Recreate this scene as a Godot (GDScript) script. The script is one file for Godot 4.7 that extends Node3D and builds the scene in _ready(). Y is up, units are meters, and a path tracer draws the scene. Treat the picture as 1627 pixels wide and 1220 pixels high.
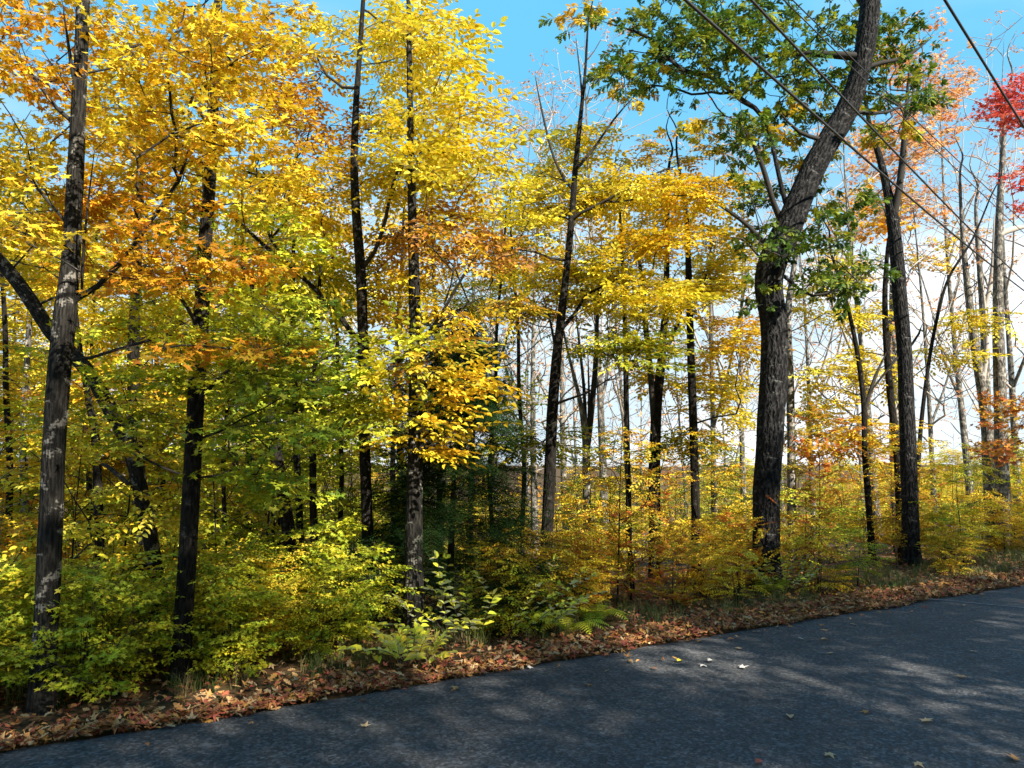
extends Node3D
# An autumn wood seen across a narrow asphalt road. y up, metres.

const F := 1223.5            # focal length in photo pixels (1627 x 1220)
const PITCH := 6.1           # degrees up
const EYE := Vector3(0, 1.6, 0)
const EDGE := Vector3(0, 0, -6.37)          # a point on the far edge of the asphalt
const ALONG := Vector3(0.846, 0, -0.533)    # direction of the road
const INTO := Vector3(-0.533, 0, -0.846)    # from the road into the wood
const ROAD_WIDTH := 6.4

var rng := RandomNumberGenerator.new()
var soft := FastNoiseLite.new()
var taken := {}
var mats := {}
var sprays := {}
var pal := {}
var landmarks := []          # [position, phrase] of the trees one can point to

# ------------------------------------------------------------------ helpers
func ray(px: float, py: float) -> Vector3:
	var x := (px - 813.5) / F
	var y := (610.0 - py) / F
	var c := cos(deg_to_rad(PITCH))
	var s := sin(deg_to_rad(PITCH))
	return Vector3(x, y * c + s, -(c - y * s))

func at(px: float, py: float, d: float) -> Vector3:   # d metres ahead of the eye
	var r := ray(px, py)
	return EYE + r * (d / -r.z)

func on_road(px: float, py: float) -> Vector3:
	var r := ray(px, py)
	return EYE + r * (EYE.y / -r.y)

func into(x: float, z: float) -> float:
	return (x - EDGE.x) * INTO.x + (z - EDGE.z) * INTO.z

func ground_y(x: float, z: float) -> float:
	var s := into(x, z)
	var bump := soft.get_noise_2d(x * 6.0, z * 6.0)
	if s < -ROAD_WIDTH:
		return -0.03 + 0.04 * minf(-ROAD_WIDTH - s, 6.0) + 0.05 * bump * minf(1.0, -ROAD_WIDTH - s)
	if s < 0.0:
		return -0.03
	var h := 0.0
	if s < 0.25:
		h = -0.03 + s * 0.2
	else:
		h = 0.02 + 0.05 * bump * minf(1.0, s - 0.25)
	if s > 1.3:
		var q := s - 1.3
		h -= 0.13 * q * q / (q + 2.0)
	if s > 60.0:
		h += 0.1 * (s - 60.0)
		h -= 0.03 * (s - 60.0)
		h = minf(h, -3.0)
	return h

func numbered(called: String) -> String:
	if not taken.has(called):
		taken[called] = 0
		return called
	taken[called] += 1
	return "%s_%03d" % [called, taken[called]]

func thing(called: String, label: String, category: String, where := Vector3.ZERO, group := "") -> Node3D:
	var o := Node3D.new()
	o.name = numbered(called)
	add_child(o)
	o.position = where
	tag(o, label, category, group)
	return o

func tag(o: Node, label: String, category: String, group := "", kind := "") -> void:
	o.set_meta("label", label)
	o.set_meta("category", category)
	if group != "":
		o.set_meta("group", group)
	if kind != "":
		o.set_meta("kind", kind)

func copy_of(o: Node3D, where: Vector3, turn: float, size: float, label := "") -> Node3D:
	var c: Node3D = o.duplicate()
	var base := String(o.name)
	if base.length() > 4 and base[base.length() - 4] == "_" and base.right(3).is_valid_int():
		base = base.left(base.length() - 4)
	c.name = numbered(base)
	add_child(c)
	c.transform = Transform3D(Basis(Vector3.UP, turn).scaled(Vector3.ONE * size), where)
	if label != "":
		c.set_meta("label", label)
	return c

func part(called: String, mesh: Mesh, m: Material, parent: Node) -> MeshInstance3D:
	var o := MeshInstance3D.new()
	o.name = called
	o.mesh = mesh
	o.material_override = m
	parent.add_child(o, true)
	return o

# a triangle soup that becomes one mesh
class Soup:
	var v := PackedVector3Array()
	var n := PackedVector3Array()
	var uv := PackedVector2Array()
	var c := PackedColorArray()
	var i := PackedInt32Array()
	func mesh() -> ArrayMesh:
		var a := []
		a.resize(Mesh.ARRAY_MAX)
		a[Mesh.ARRAY_VERTEX] = v
		if n.size() == v.size():
			a[Mesh.ARRAY_NORMAL] = n
		if uv.size() == v.size():
			a[Mesh.ARRAY_TEX_UV] = uv
		if c.size() == v.size():
			a[Mesh.ARRAY_COLOR] = c
		a[Mesh.ARRAY_INDEX] = i
		var m := ArrayMesh.new()
		m.add_surface_from_arrays(Mesh.PRIMITIVE_TRIANGLES, a)
		return m

func tube(s: Soup, pts: PackedVector3Array, rad: PackedFloat32Array, sides: int, rough := 0.0, vscale := 1.0) -> void:
	var count := pts.size()
	if count < 2:
		return
	var first := s.v.size()
	var t := (pts[1] - pts[0]).normalized()
	var side := t.cross(Vector3(0.31, 0.2, 0.93)).normalized()
	var run := 0.0
	for k in count:
		if k > 0:
			run += pts[k].distance_to(pts[k - 1])
		var a := pts[maxi(k - 1, 0)]
		var b := pts[mini(k + 1, count - 1)]
		t = (b - a).normalized()
		side = (side - t * side.dot(t)).normalized()
		var other := t.cross(side)
		for j in sides + 1:
			var ang := TAU * j / sides
			var dir := side * cos(ang) + other * sin(ang)
			var r := rad[k]
			if rough > 0.0:
				var q := pts[k] + dir * 0.3
				r *= 1.0 + rough * soft.get_noise_3d(q.x * 40.0, q.y * 12.0, q.z * 40.0)
			s.v.append(pts[k] + dir * r)
			s.n.append(dir)
			s.uv.append(Vector2(float(j) / sides, run * vscale))
	var w := sides + 1
	for k in count - 1:
		for j in sides:
			var p := first + k * w + j
			s.i.append_array(PackedInt32Array([p, p + w, p + 1, p + 1, p + w, p + w + 1]))

# ------------------------------------------------------------------ textures and materials
func picture(w: int, h: int, f: Callable) -> ImageTexture:
	var data := PackedByteArray()
	data.resize(w * h * 3)
	var k := 0
	for y in h:
		for x in w:
			var c: Color = f.call(x, y)
			data[k] = int(clampf(c.r, 0, 1) * 255.0)
			data[k + 1] = int(clampf(c.g, 0, 1) * 255.0)
			data[k + 2] = int(clampf(c.b, 0, 1) * 255.0)
			k += 3
	var im := Image.create_from_data(w, h, false, Image.FORMAT_RGB8, data)
	im.generate_mipmaps()
	return ImageTexture.create_from_image(im)

func field(seed_: int, freq: float, w: int, h: int, kind := FastNoiseLite.TYPE_SIMPLEX_SMOOTH, octaves := 3) -> Image:
	var f := FastNoiseLite.new()
	f.seed = seed_
	f.frequency = freq
	f.noise_type = kind
	f.fractal_octaves = octaves
	if kind == FastNoiseLite.TYPE_CELLULAR:
		f.cellular_return_type = FastNoiseLite.RETURN_CELL_VALUE
		f.fractal_type = FastNoiseLite.FRACTAL_NONE
	return f.get_seamless_image(w, h)

func lin(r: float, g: float, b: float) -> Color:
	return Color(r, g, b).linear_to_srgb()

func bark(called: String, dark: Color, mid: Color, pale: Color, patchy: float, furrow: float, seed_: int) -> StandardMaterial3D:
	var w := 192
	var h := 512
	var fine := field(seed_, 0.05, w * 2, h, FastNoiseLite.TYPE_SIMPLEX_SMOOTH, 4)
	var blot := field(seed_ + 7, 0.012, w, h, FastNoiseLite.TYPE_SIMPLEX_SMOOTH, 4)
	var speck := field(seed_ + 13, 0.09, w, h, FastNoiseLite.TYPE_SIMPLEX_SMOOTH, 2)
	var grid := Image.create(w, h, false, Image.FORMAT_RF)
	for y in h:
		for x in w:
			# squeeze the noise sideways so that furrows run up the stem
			var a := fine.get_pixel((x * 2) % (w * 2), int(y * 0.25) % h).r
			var b := fine.get_pixel((x * 2 + 61) % (w * 2), int(y * 0.5 + 100) % h).r
			grid.set_pixel(x, y, Color(a * 0.65 + b * 0.35, 0, 0))
	var m := StandardMaterial3D.new()
	m.resource_name = called
	m.albedo_texture = picture(w, h, func(x: int, y: int) -> Color:
		var g := grid.get_pixel(x, y).r
		var c := dark.lerp(mid, smoothstep(0.35, 0.65, g))
		var p := blot.get_pixel(x, y).r * 0.75 + speck.get_pixel(x, y).r * 0.25
		c = c.lerp(pale, smoothstep(1.0 - patchy, 1.12 - patchy, p) * (0.55 + 0.45 * g))
		return c)
	var hgt := Image.create(w, h, false, Image.FORMAT_RGB8)
	for y in h:
		for x in w:
			var g := grid.get_pixel(x, y).r
			hgt.set_pixel(x, y, Color(g, g, g))
	hgt.bump_map_to_normal_map(furrow)
	hgt.generate_mipmaps()
	m.normal_enabled = true
	m.normal_texture = ImageTexture.create_from_image(hgt)
	m.normal_scale = 1.0
	m.roughness = 0.92
	m.metallic_specular = 0.25
	m.uv1_scale = Vector3(1, 1, 1)
	return m

func leaf_material(called: String, through: float, rough := 0.55) -> StandardMaterial3D:
	var m := StandardMaterial3D.new()
	m.resource_name = called
	m.vertex_color_use_as_albedo = true
	m.roughness = rough
	m.metallic_specular = 0.35
	m.cull_mode = BaseMaterial3D.CULL_DISABLED
	if through > 0.0:
		m.backlight_enabled = true
		m.backlight = Color(through, through, through * 0.9)
	return m

func make_materials() -> void:
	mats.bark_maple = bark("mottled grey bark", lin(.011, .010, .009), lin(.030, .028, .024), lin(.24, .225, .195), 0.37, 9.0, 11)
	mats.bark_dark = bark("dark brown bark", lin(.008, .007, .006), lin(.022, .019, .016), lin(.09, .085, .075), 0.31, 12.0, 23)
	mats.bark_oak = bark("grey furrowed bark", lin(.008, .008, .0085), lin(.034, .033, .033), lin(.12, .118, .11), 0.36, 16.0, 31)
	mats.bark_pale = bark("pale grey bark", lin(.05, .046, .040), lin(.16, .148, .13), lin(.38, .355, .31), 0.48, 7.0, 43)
	var tw := StandardMaterial3D.new()
	tw.resource_name = "twig bark"
	tw.albedo_color = lin(.018, .015, .012)
	tw.roughness = 0.9
	mats.twig = tw
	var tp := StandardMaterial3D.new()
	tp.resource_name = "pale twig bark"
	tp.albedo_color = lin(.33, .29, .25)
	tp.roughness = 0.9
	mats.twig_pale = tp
	mats.leaf = leaf_material("autumn leaf", 0.84)
	mats.needle = leaf_material("conifer needles", 0.2)
	mats.needle.metallic_specular = 0.0
	mats.needle.roughness = 1.0
	mats.dry = leaf_material("dry fallen leaf", 0.25, 0.75)
	mats.blade = leaf_material("grass blade", 0.4)

	# asphalt: stones of several greys in a dark binder
	var stone := field(5, 0.11, 512, 512, FastNoiseLite.TYPE_CELLULAR)
	var fine := field(6, 0.22, 512, 512, FastNoiseLite.TYPE_CELLULAR)
	var cloud := field(8, 0.01, 512, 512, FastNoiseLite.TYPE_SIMPLEX_SMOOTH, 4)
	var m := StandardMaterial3D.new()
	m.resource_name = "asphalt"
	m.albedo_texture = picture(512, 512, func(x: int, y: int) -> Color:
		var a := stone.get_pixel(x, y).r
		var b := fine.get_pixel(x, y).r
		var c := cloud.get_pixel(x, y).r
		var v := 0.034 + 0.018 * (c - 0.5) + 0.07 * pow(a, 3.0) + 0.06 * pow(b, 4.0)
		return lin(v * 0.98, v, v * 1.05))
	var hg := Image.create(512, 512, false, Image.FORMAT_RGB8)
	for y in 512:
		for x in 512:
			var g := stone.get_pixel(x, y).r * 0.6 + fine.get_pixel(x, y).r * 0.4
			hg.set_pixel(x, y, Color(g, g, g))
	hg.bump_map_to_normal_map(3.0)
	m.normal_enabled = true
	m.normal_texture = ImageTexture.create_from_image(hg)
	m.normal_scale = 0.8
	m.roughness = 0.78
	m.metallic_specular = 0.4
	m.vertex_color_use_as_albedo = true
	m.uv1_triplanar = true
	m.uv1_world_triplanar = true
	m.uv1_scale = Vector3(0.9, 0.9, 0.9)
	mats.asphalt = m

	# forest floor: matted brown leaves and soil
	var mat := field(15, 0.06, 512, 512, FastNoiseLite.TYPE_CELLULAR)
	var mould := field(16, 0.012, 512, 512, FastNoiseLite.TYPE_SIMPLEX_SMOOTH, 4)
	var g2 := StandardMaterial3D.new()
	g2.resource_name = "forest floor"
	g2.albedo_texture = picture(512, 512, func(x: int, y: int) -> Color:
		var a := mat.get_pixel(x, y).r
		var b := mould.get_pixel(x, y).r
		var c := Color(.045, .032, .02).lerp(Color(.19, .10, .045), a * a)
		c = c.lerp(Color(.05, .055, .02), smoothstep(0.55, 0.75, b) * 0.6)
		return lin(c.r, c.g, c.b))
	g2.roughness = 0.95
	g2.metallic_specular = 0.2
	g2.uv1_triplanar = true
	g2.uv1_world_triplanar = true
	g2.uv1_scale = Vector3(0.8, 0.8, 0.8)
	mats.floor = g2

func make_palettes() -> void:
	pal.gold = [Color(.80, .56, .03), Color(.82, .62, .04), Color(.78, .47, .03), Color(.80, .62, .04)]
	pal.orange = [Color(.80, .38, .025), Color(.82, .47, .025), Color(.72, .30, .025), Color(.82, .55, .03)]
	pal.yellow = [Color(.80, .68, .05), Color(.84, .75, .09), Color(.78, .68, .04), Color(.80, .60, .04)]
	pal.lime = [Color(.52, .57, .04), Color(.68, .67, .04), Color(.42, .50, .04), Color(.78, .70, .05)]
	pal.green = [Color(.20, .30, .025), Color(.30, .38, .025), Color(.42, .46, .03), Color(.55, .57, .04)]
	pal.bronze = [Color(.46, .22, .03), Color(.60, .33, .03), Color(.76, .50, .03), Color(.38, .17, .03)]
	pal.oak = [Color(.06, .12, .02), Color(.085, .16, .025), Color(.13, .20, .02), Color(.24, .27, .02)]
	pal.oak_turning = [Color(.40, .38, .03), Color(.60, .36, .03), Color(.16, .24, .02), Color(.7, .52, .03)]
	pal.red = [Color(.76, .13, .10), Color(.82, .22, .17), Color(.68, .09, .06)]
	pal.peach = [Color(.82, .42, .15), Color(.84, .52, .24), Color(.80, .36, .14)]
	pal.ochre = [Color(.58, .36, .03), Color(.66, .46, .04), Color(.50, .25, .03), Color(.64, .53, .05), Color(.36, .36, .04)]
	pal.olive = [Color(.32, .35, .03), Color(.46, .45, .03), Color(.24, .30, .025), Color(.66, .57, .04)]
	pal.rust = [Color(.56, .18, .03), Color(.64, .28, .03), Color(.46, .13, .03), Color(.66, .40, .03)]
	pal.hemlock = [Color(.020, .050, .016), Color(.030, .066, .020), Color(.016, .040, .014)]
	pal.dry = [Color(.32, .13, .045), Color(.40, .19, .06), Color(.28, .08, .04), Color(.44, .26, .11), Color(.22, .10, .045), Color(.44, .30, .16), Color(.33, .085, .05), Color(.42, .21, .05)]

# ------------------------------------------------------------------ leaves and sprays
func beech_leaf(s: Soup, base: Vector3, dir: Vector3, up: Vector3, ln: float, wd: float, tint: Color) -> void:
	var side := dir.cross(up).normalized()
	var k := s.v.size()
	var fold := 0.22 * wd
	var droop := rng.randf_range(0.02, 0.22) * ln
	s.v.append_array(PackedVector3Array([
		base,
		base + dir * ln * 0.30 + side * wd * 0.46 + up * fold,
		base + dir * ln * 0.66 + side * wd * 0.40 + up * (fold - droop * 0.4),
		base + dir * ln - up * droop,
		base + dir * ln * 0.66 - side * wd * 0.40 + up * (fold - droop * 0.4),
		base + dir * ln * 0.30 - side * wd * 0.46 + up * fold,
		base + dir * ln * 0.5 - up * droop * 0.25]))
	for j in 7:
		s.c.append(tint)
	s.i.append_array(PackedInt32Array([k, k + 1, k + 6, k + 1, k + 2, k + 6, k + 2, k + 3, k + 6, k + 3, k + 4, k + 6, k + 4, k + 5, k + 6, k + 5, k, k + 6]))

const MAPLE := [[180, .10], [132, .60], [108, .40], [68, .95], [36, .46], [0, 1.05]]
func maple_leaf(s: Soup, base: Vector3, dir: Vector3, up: Vector3, size: float, tint: Color, curl := 0.12) -> void:
	var side := dir.cross(up).normalized()
	var k := s.v.size()
	var mid := base + dir * size * 0.36
	s.v.append(mid)
	s.c.append(tint)
	var n := 0
	for pass_ in 2:
		var sg := 1.0 if pass_ == 0 else -1.0
		for q in MAPLE.size():
			var e: Array = MAPLE[q] if pass_ == 0 else MAPLE[MAPLE.size() - 1 - q]
			if pass_ == 1 and (q == 0 or q == MAPLE.size() - 1):
				continue
			var a := deg_to_rad(e[0])
			var r: float = e[1] * size * 0.62
			var d2 := r * r / size
			s.v.append(mid + dir * cos(a) * r + side * sg * sin(a) * r + up * (d2 * curl * 3.0 - absf(sin(a)) * r * curl))
			s.c.append(tint)
			n += 1
	for q in n:
		s.i.append_array(PackedInt32Array([k, k + 1 + q, k + 1 + (q + 1) % n]))

const OAK := [[.06, .10], [.20, .30], [.30, .16], [.44, .50], [.54, .22], [.68, .46], [.78, .20], [.90, .22]]
func oak_leaf(s: Soup, base: Vector3, dir: Vector3, up: Vector3, ln: float, tint: Color) -> void:
	var side := dir.cross(up).normalized()
	var k := s.v.size()
	var droop := rng.randf_range(0.05, 0.3)
	s.v.append(base)
	for e in OAK:
		var t: float = e[0]
		var spine := base + dir * ln * t - up * ln * droop * t * t
		s.v.append(spine + side * ln * 0.62 * e[1] + up * ln * 0.10 * e[1])
		s.v.append(spine - side * ln * 0.62 * e[1] + up * ln * 0.10 * e[1])
	s.v.append(base + dir * ln - up * ln * droop)
	for j in OAK.size() * 2 + 2:
		s.c.append(tint)
	s.i.append_array(PackedInt32Array([k, k + 1, k + 2]))
	for q in OAK.size() - 1:
		var a := k + 1 + q * 2
		s.i.append_array(PackedInt32Array([a, a + 2, a + 1, a + 1, a + 2, a + 3]))
	var z := k + 1 + OAK.size() * 2 - 2
	s.i.append_array(PackedInt32Array([z, z + 2, z + 1]))

func sliver(s: Soup, a: Vector3, b: Vector3, r: float, tint: Color) -> void:   # a three-sided twig
	var t := (b - a).normalized()
	var p := t.cross(Vector3(0.2, 1, 0.1)).normalized() * r
	var q := t.cross(p)
	var k := s.v.size()
	s.v.append_array(PackedVector3Array([a + p, a - p * 0.5 + q * 0.87, a - p * 0.5 - q * 0.87, b]))
	for j in 4:
		s.c.append(tint)
	s.i.append_array(PackedInt32Array([k, k + 3, k + 1, k + 1, k + 3, k + 2, k + 2, k + 3, k]))

func tinted() -> Color:
	var b := rng.randf_range(0.8, 1.12)
	return Color(b * rng.randf_range(0.94, 1.06), b * rng.randf_range(0.86, 1.1), b * rng.randf_range(0.7, 1.3))

func make_sprays() -> void:
	var wood := Color(.10, .12, .9)
	for kind in ["beech", "maple", "oak", "hemlock", "ovate"]:
		sprays[kind] = []
		for variant in 3:
			var s := Soup.new()
			if kind == "beech":
				var ln := rng.randf_range(0.36, 0.46)
				var bend := rng.randf_range(-0.08, 0.08)
				var last := Vector3.ZERO
				var count := 11
				for q in count:
					var t := float(q + 1) / count
					var p := Vector3(ln * t, -0.05 * t * t, bend * t * t)
					if q % 4 == 2:
						sliver(s, last, p, 0.0022, wood)
						last = p
					var sg := 1.0 if q % 2 == 0 else -1.0
					var ang := deg_to_rad(rng.randf_range(38, 62)) * sg
					if q == count - 1:
						ang = 0.1
					var dir := Vector3(cos(ang), rng.randf_range(-0.35, 0.1), sin(ang)).normalized()
					var up := Vector3(rng.randf_range(-0.4, 0.4), 1, rng.randf_range(-0.45, 0.45))
					up = (up - dir * up.dot(dir)).normalized()
					var l := rng.randf_range(0.062, 0.088)
					beech_leaf(s, p + dir * 0.006, dir, up, l, l * 0.58, tinted())
			elif kind == "ovate":
				var last := Vector3.ZERO
				for q in 8:
					var t := float(q + 1) / 8.0
					var p := Vector3(0.30 * t, 0.06 * t, 0.0)
					sliver(s, last, p, 0.0025, wood)
					last = p
					for sg in [-1.0, 1.0]:
						var ang: float = deg_to_rad(rng.randf_range(50, 80)) * sg
						var dir := Vector3(cos(ang), rng.randf_range(-0.3, 0.3), sin(ang)).normalized()
						var up := Vector3(rng.randf_range(-0.5, 0.5), 1, rng.randf_range(-0.5, 0.5))
						up = (up - dir * up.dot(dir)).normalized()
						var l := rng.randf_range(0.055, 0.085) * (1.1 - 0.3 * t)
						beech_leaf(s, p, dir, up, l, l * 0.52, tinted())
			elif kind == "maple":
				sliver(s, Vector3.ZERO, Vector3(0.28, 0.03, 0), 0.0026, wood)
				for q in 8:
					var t := 0.3 + 0.7 * float(q) / 7.0
					var sg := 1.0 if q % 2 == 0 else -1.0
					var p := Vector3(0.28 * t, 0.03 * t, 0)
					var ang := sg * deg_to_rad(rng.randf_range(20, 95)) * (0.3 if q == 7 else 1.0)
					var dir := Vector3(cos(ang), rng.randf_range(-1.1, -0.05), sin(ang)).normalized()
					var e := p + dir * rng.randf_range(0.035, 0.07)
					sliver(s, p, e, 0.0014, wood)
					var up := Vector3(rng.randf_range(-0.8, 0.8), 1, rng.randf_range(-0.8, 0.8))
					up = (up - dir * up.dot(dir)).normalized()
					maple_leaf(s, e, dir, up, rng.randf_range(0.065, 0.095), tinted())
			elif kind == "oak":
				sliver(s, Vector3.ZERO, Vector3(0.22, 0.05, 0), 0.003, wood)
				for q in 11:
					var t := 0.35 + 0.65 * float(q) / 10.0
					var p := Vector3(0.22 * t, 0.05 * t, 0)
					var ang := q * 2.4
					var open := rng.randf_range(0.5, 1.2) * (1.25 - 0.5 * t)
					var dir := Vector3(cos(open), sin(open) * cos(ang) - 0.1, sin(open) * sin(ang)).normalized()
					var up := Vector3(rng.randf_range(-0.6, 0.2), 1, rng.randf_range(-0.5, 0.5))
					up = (up - dir * up.dot(dir)).normalized()
					oak_leaf(s, p + dir * 0.01, dir, up, rng.randf_range(0.07, 0.105), tinted())
			else:
				for q in 9:
					var t := float(q) / 8.0
					var p := Vector3(0.34 * t, -0.05 * t * t, 0)
					if q < 8:
						sliver(s, p, Vector3(0.34 * (t + 0.125), -0.05 * pow(t + 0.125, 2), 0), 0.002, Color(1.4, .6, .7))
					var half := 0.16 * (1.05 - t)
					for sg in [-1.0, 1.0]:
						var dir := Vector3(0.75, -0.15, 0.66 * sg).normalized()
						var e: Vector3 = p + dir * half
						sliver(s, p, e, 0.0012, Color(1.2, .7, .7))
						var steps := maxi(2, int(half / 0.014))
						for w in steps:
							var b: Vector3 = p.lerp(e, float(w + 1) / steps)
							for sg2 in [-1.0, 1.0]:
								var nd: Vector3 = (dir * 0.6 + dir.cross(Vector3.UP) * sg2 + Vector3(0, rng.randf_range(-.3, .3), 0)).normalized()
								var side := nd.cross(Vector3.UP).normalized() * 0.0022
								var k := s.v.size()
								s.v.append_array(PackedVector3Array([b - side, b + side, b + nd * 0.02]))
								var tc := tinted()
								s.c.append_array(PackedColorArray([tc, tc, tc]))
								s.i.append_array(PackedInt32Array([k, k + 1, k + 2]))
			sprays[kind].append(s.mesh())

# many copies of one small shape
func lay(called: String, mesh: Mesh, m: Material, xf: Array, cols: Array, parent: Node) -> MultiMeshInstance3D:
	var mm := MultiMesh.new()
	mm.transform_format = MultiMesh.TRANSFORM_3D
	mm.use_colors = true
	mm.mesh = mesh
	mm.instance_count = xf.size()
	for k in xf.size():
		mm.set_instance_transform(k, xf[k])
		mm.set_instance_color(k, cols[k])
	var o := MultiMeshInstance3D.new()
	o.name = called
	o.multimesh = mm
	o.material_override = m
	parent.add_child(o, true)
	return o


var ladders := {}
func ladder(key: String, base: PackedInt32Array, verts: int, n: int) -> PackedInt32Array:
	# the index list of n copies of one spray, grown when needed
	if not ladders.has(key):
		ladders[key] = PackedInt32Array()
	var have: int = ladders[key].size() / base.size()
	if have < n:
		var list: PackedInt32Array = ladders[key]
		for k in range(have, n):
			for q in base:
				list.append(q + k * verts)
		ladders[key] = list
	return ladders[key].slice(0, n * base.size())

var dyed := {}
func bake_crown(called: String, kind: String, m: Material, xf: Array, cols: Array, parent: Node) -> void:
	var mesh := ArrayMesh.new()
	for v in 3:
		if xf[v].is_empty():
			continue
		var base: Array = sprays[kind][v].surface_get_arrays(0)
		var bv: PackedVector3Array = base[Mesh.ARRAY_VERTEX]
		var bc: PackedColorArray = base[Mesh.ARRAY_COLOR]
		var verts := PackedVector3Array()
		var tint := PackedColorArray()
		for k in xf[v].size():
			var t: Transform3D = xf[v][k]
			verts.append_array(t * bv)
			var c: Color = cols[v][k]
			var key := "%s%d %s" % [kind, v, c]
			if not dyed.has(key):
				var d := PackedColorArray()
				d.resize(bc.size())
				for q in bc.size():
					d[q] = bc[q] * c
				dyed[key] = d
			tint.append_array(dyed[key])
		var a := []
		a.resize(Mesh.ARRAY_MAX)
		a[Mesh.ARRAY_VERTEX] = verts
		a[Mesh.ARRAY_COLOR] = tint
		a[Mesh.ARRAY_INDEX] = ladder("%s%d" % [kind, v], base[Mesh.ARRAY_INDEX], bv.size(), xf[v].size())
		mesh.add_surface_from_arrays(Mesh.PRIMITIVE_TRIANGLES, a)
	if mesh.get_surface_count() > 0:
		part(called, mesh, m, parent).set_meta("kind", "stuff")

# ------------------------------------------------------------------ growing a woody plant
# stem: PackedVector3Array + radii in world space; limbs: further fixed axes; tips: [position, palette]
func grow(o: Node3D, stems: Array, limbs: Array, tips: Array, opt: Dictionary) -> void:
	var origin := o.position
	var pos := PackedVector3Array()
	var par := PackedInt32Array()
	var rad := PackedFloat32Array()
	var fixed := PackedByteArray()
	var chain_of := PackedInt32Array()       # -1 on a stem
	var start_h: float = opt.get("bare_to", 0.4)
	var stem_mat: Material = opt.get("bark", mats.bark_dark)
	var twig_mat: Material = opt.get("twig", mats.twig)
	var first := true
	for st in stems:
		var s := Soup.new()
		var pts: PackedVector3Array = st[0]
		var rr: PackedFloat32Array = st[1]
		tube(s, pts, rr, 14 if rr[0] > 0.06 else (8 if rr[0] > 0.02 else 5), opt.get("rough", 0.10), 1.0)
		part("trunk" if opt.get("tree", true) else "stem", s.mesh(), stem_mat, o)
		for k in pts.size():
			pos.append(pts[k])
			par.append(pos.size() - 2 if k > 0 else -1)
			rad.append(rr[k])
			fixed.append(1)
			chain_of.append(-1)
		first = false
	var base_y: float = pos[0].y
	var chains := []            # arrays of node ids
	var root_of := PackedInt32Array()
	for lb in limbs:
		var pts: PackedVector3Array = lb[0]
		var rr: PackedFloat32Array = lb[1]
		var best := -1
		var bd := 1e9
		for k in pos.size():
			var d := pos[k].distance_squared_to(pts[0])
			if d < bd:
				bd = d
				best = k
		var c := [best]
		var up := best
		for k in pts.size():
			if k == 0 and bd < 0.01:
				continue
			pos.append(pts[k])
			par.append(up)
			rad.append(rr[k])
			fixed.append(1)
			chain_of.append(chains.size())
			up = pos.size() - 1
			c.append(up)
		root_of.append(root_of[chain_of[best]] if chain_of[best] >= 0 else chains.size())
		chains.append(c)
	# order the tips from the stem outwards
	var order := []
	for t in tips:
		var p: Vector3 = t[0]
		var bd := 1e9
		for k in range(0, pos.size(), 2):
			bd = minf(bd, pos[k].distance_squared_to(p))
		order.append([bd, t])
	order.sort_custom(func(a, b): return a[0] < b[0])
	var step: float = opt.get("step", 0.22)
	var rise: float = opt.get("rise", 0.9)
	var ends := []
	for e in order:
		var t: Array = e[1]
		var p: Vector3 = t[0]
		var best := -1
		var bd := 1e9
		for k in pos.size():
			var q := pos[k]
			if q.y < base_y + start_h:
				continue
			var d := q.distance_to(p)
			var drop := q.y - p.y + rise * 0.35 * d
			if drop > 0.0:
				d += drop * 1.6
			if d < bd:
				bd = d
				best = k
		if best < 0:
			best = 0
		var a := pos[best]
		var ln := a.distance_to(p)
		var n := maxi(2, int(ceil(ln / step)))
		var c := [best]
		var up := best
		var sag := Vector3(rng.randf_range(-1, 1), rng.randf_range(-0.6, 0.5), rng.randf_range(-1, 1)) * ln * 0.10
		for k in n:
			var f := float(k + 1) / n
			var q := a.lerp(p, f) + sag * (4.0 * f * (1.0 - f)) 
			if k < n - 1:
				q += Vector3(rng.randf_range(-1, 1), rng.randf_range(-1, 1), rng.randf_range(-1, 1)) * step * 0.10
			pos.append(q)
			par.append(up)
			rad.append(0.0)
			fixed.append(0)
			chain_of.append(chains.size())
			up = pos.size() - 1
			c.append(up)
		root_of.append(root_of[chain_of[best]] if chain_of[best] >= 0 else chains.size())
		chains.append(c)
		ends.append([c, t])
	# girths: each fork carries what grows from it
	var tip_r: float = opt.get("tip_r", 0.0028)
	var area := PackedFloat32Array()
	area.resize(pos.size())
	var far := PackedFloat32Array()
	far.resize(pos.size())
	for k in range(pos.size() - 1, -1, -1):
		if fixed[k] == 0:
			if area[k] == 0.0:
				area[k] = pow(tip_r, 2.3)
			rad[k] = maxf(pow(area[k], 1.0 / 2.3), tip_r + far[k] * 0.0042)
		if par[k] >= 0:
			area[par[k]] += area[k]
			far[par[k]] = maxf(far[par[k]], far[k] + pos[k].distance_to(pos[par[k]]))
	# one mesh per bough
	var boughs := {}
	var sizes := {}
	for k in chains.size():
		sizes[root_of[k]] = sizes.get(root_of[k], 0) + 1
	for k in chains.size():
		var key: int = root_of[k] if sizes[root_of[k]] >= 5 else -1
		if not boughs.has(key):
			boughs[key] = Soup.new()
		var c: Array = chains[k]
		var pts := PackedVector3Array()
		var rr := PackedFloat32Array()
		for q in c.size():
			pts.append(pos[c[q]])
			rr.append(rad[c[q]])
		rr[0] = minf(rr[0], rr[1] * 1.15)
		var big := rr[0]
		tube(boughs[key], pts, rr, 9 if big > 0.03 else (5 if big > 0.01 else 3), 0.06 if big > 0.03 else 0.0, 1.0)
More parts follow.
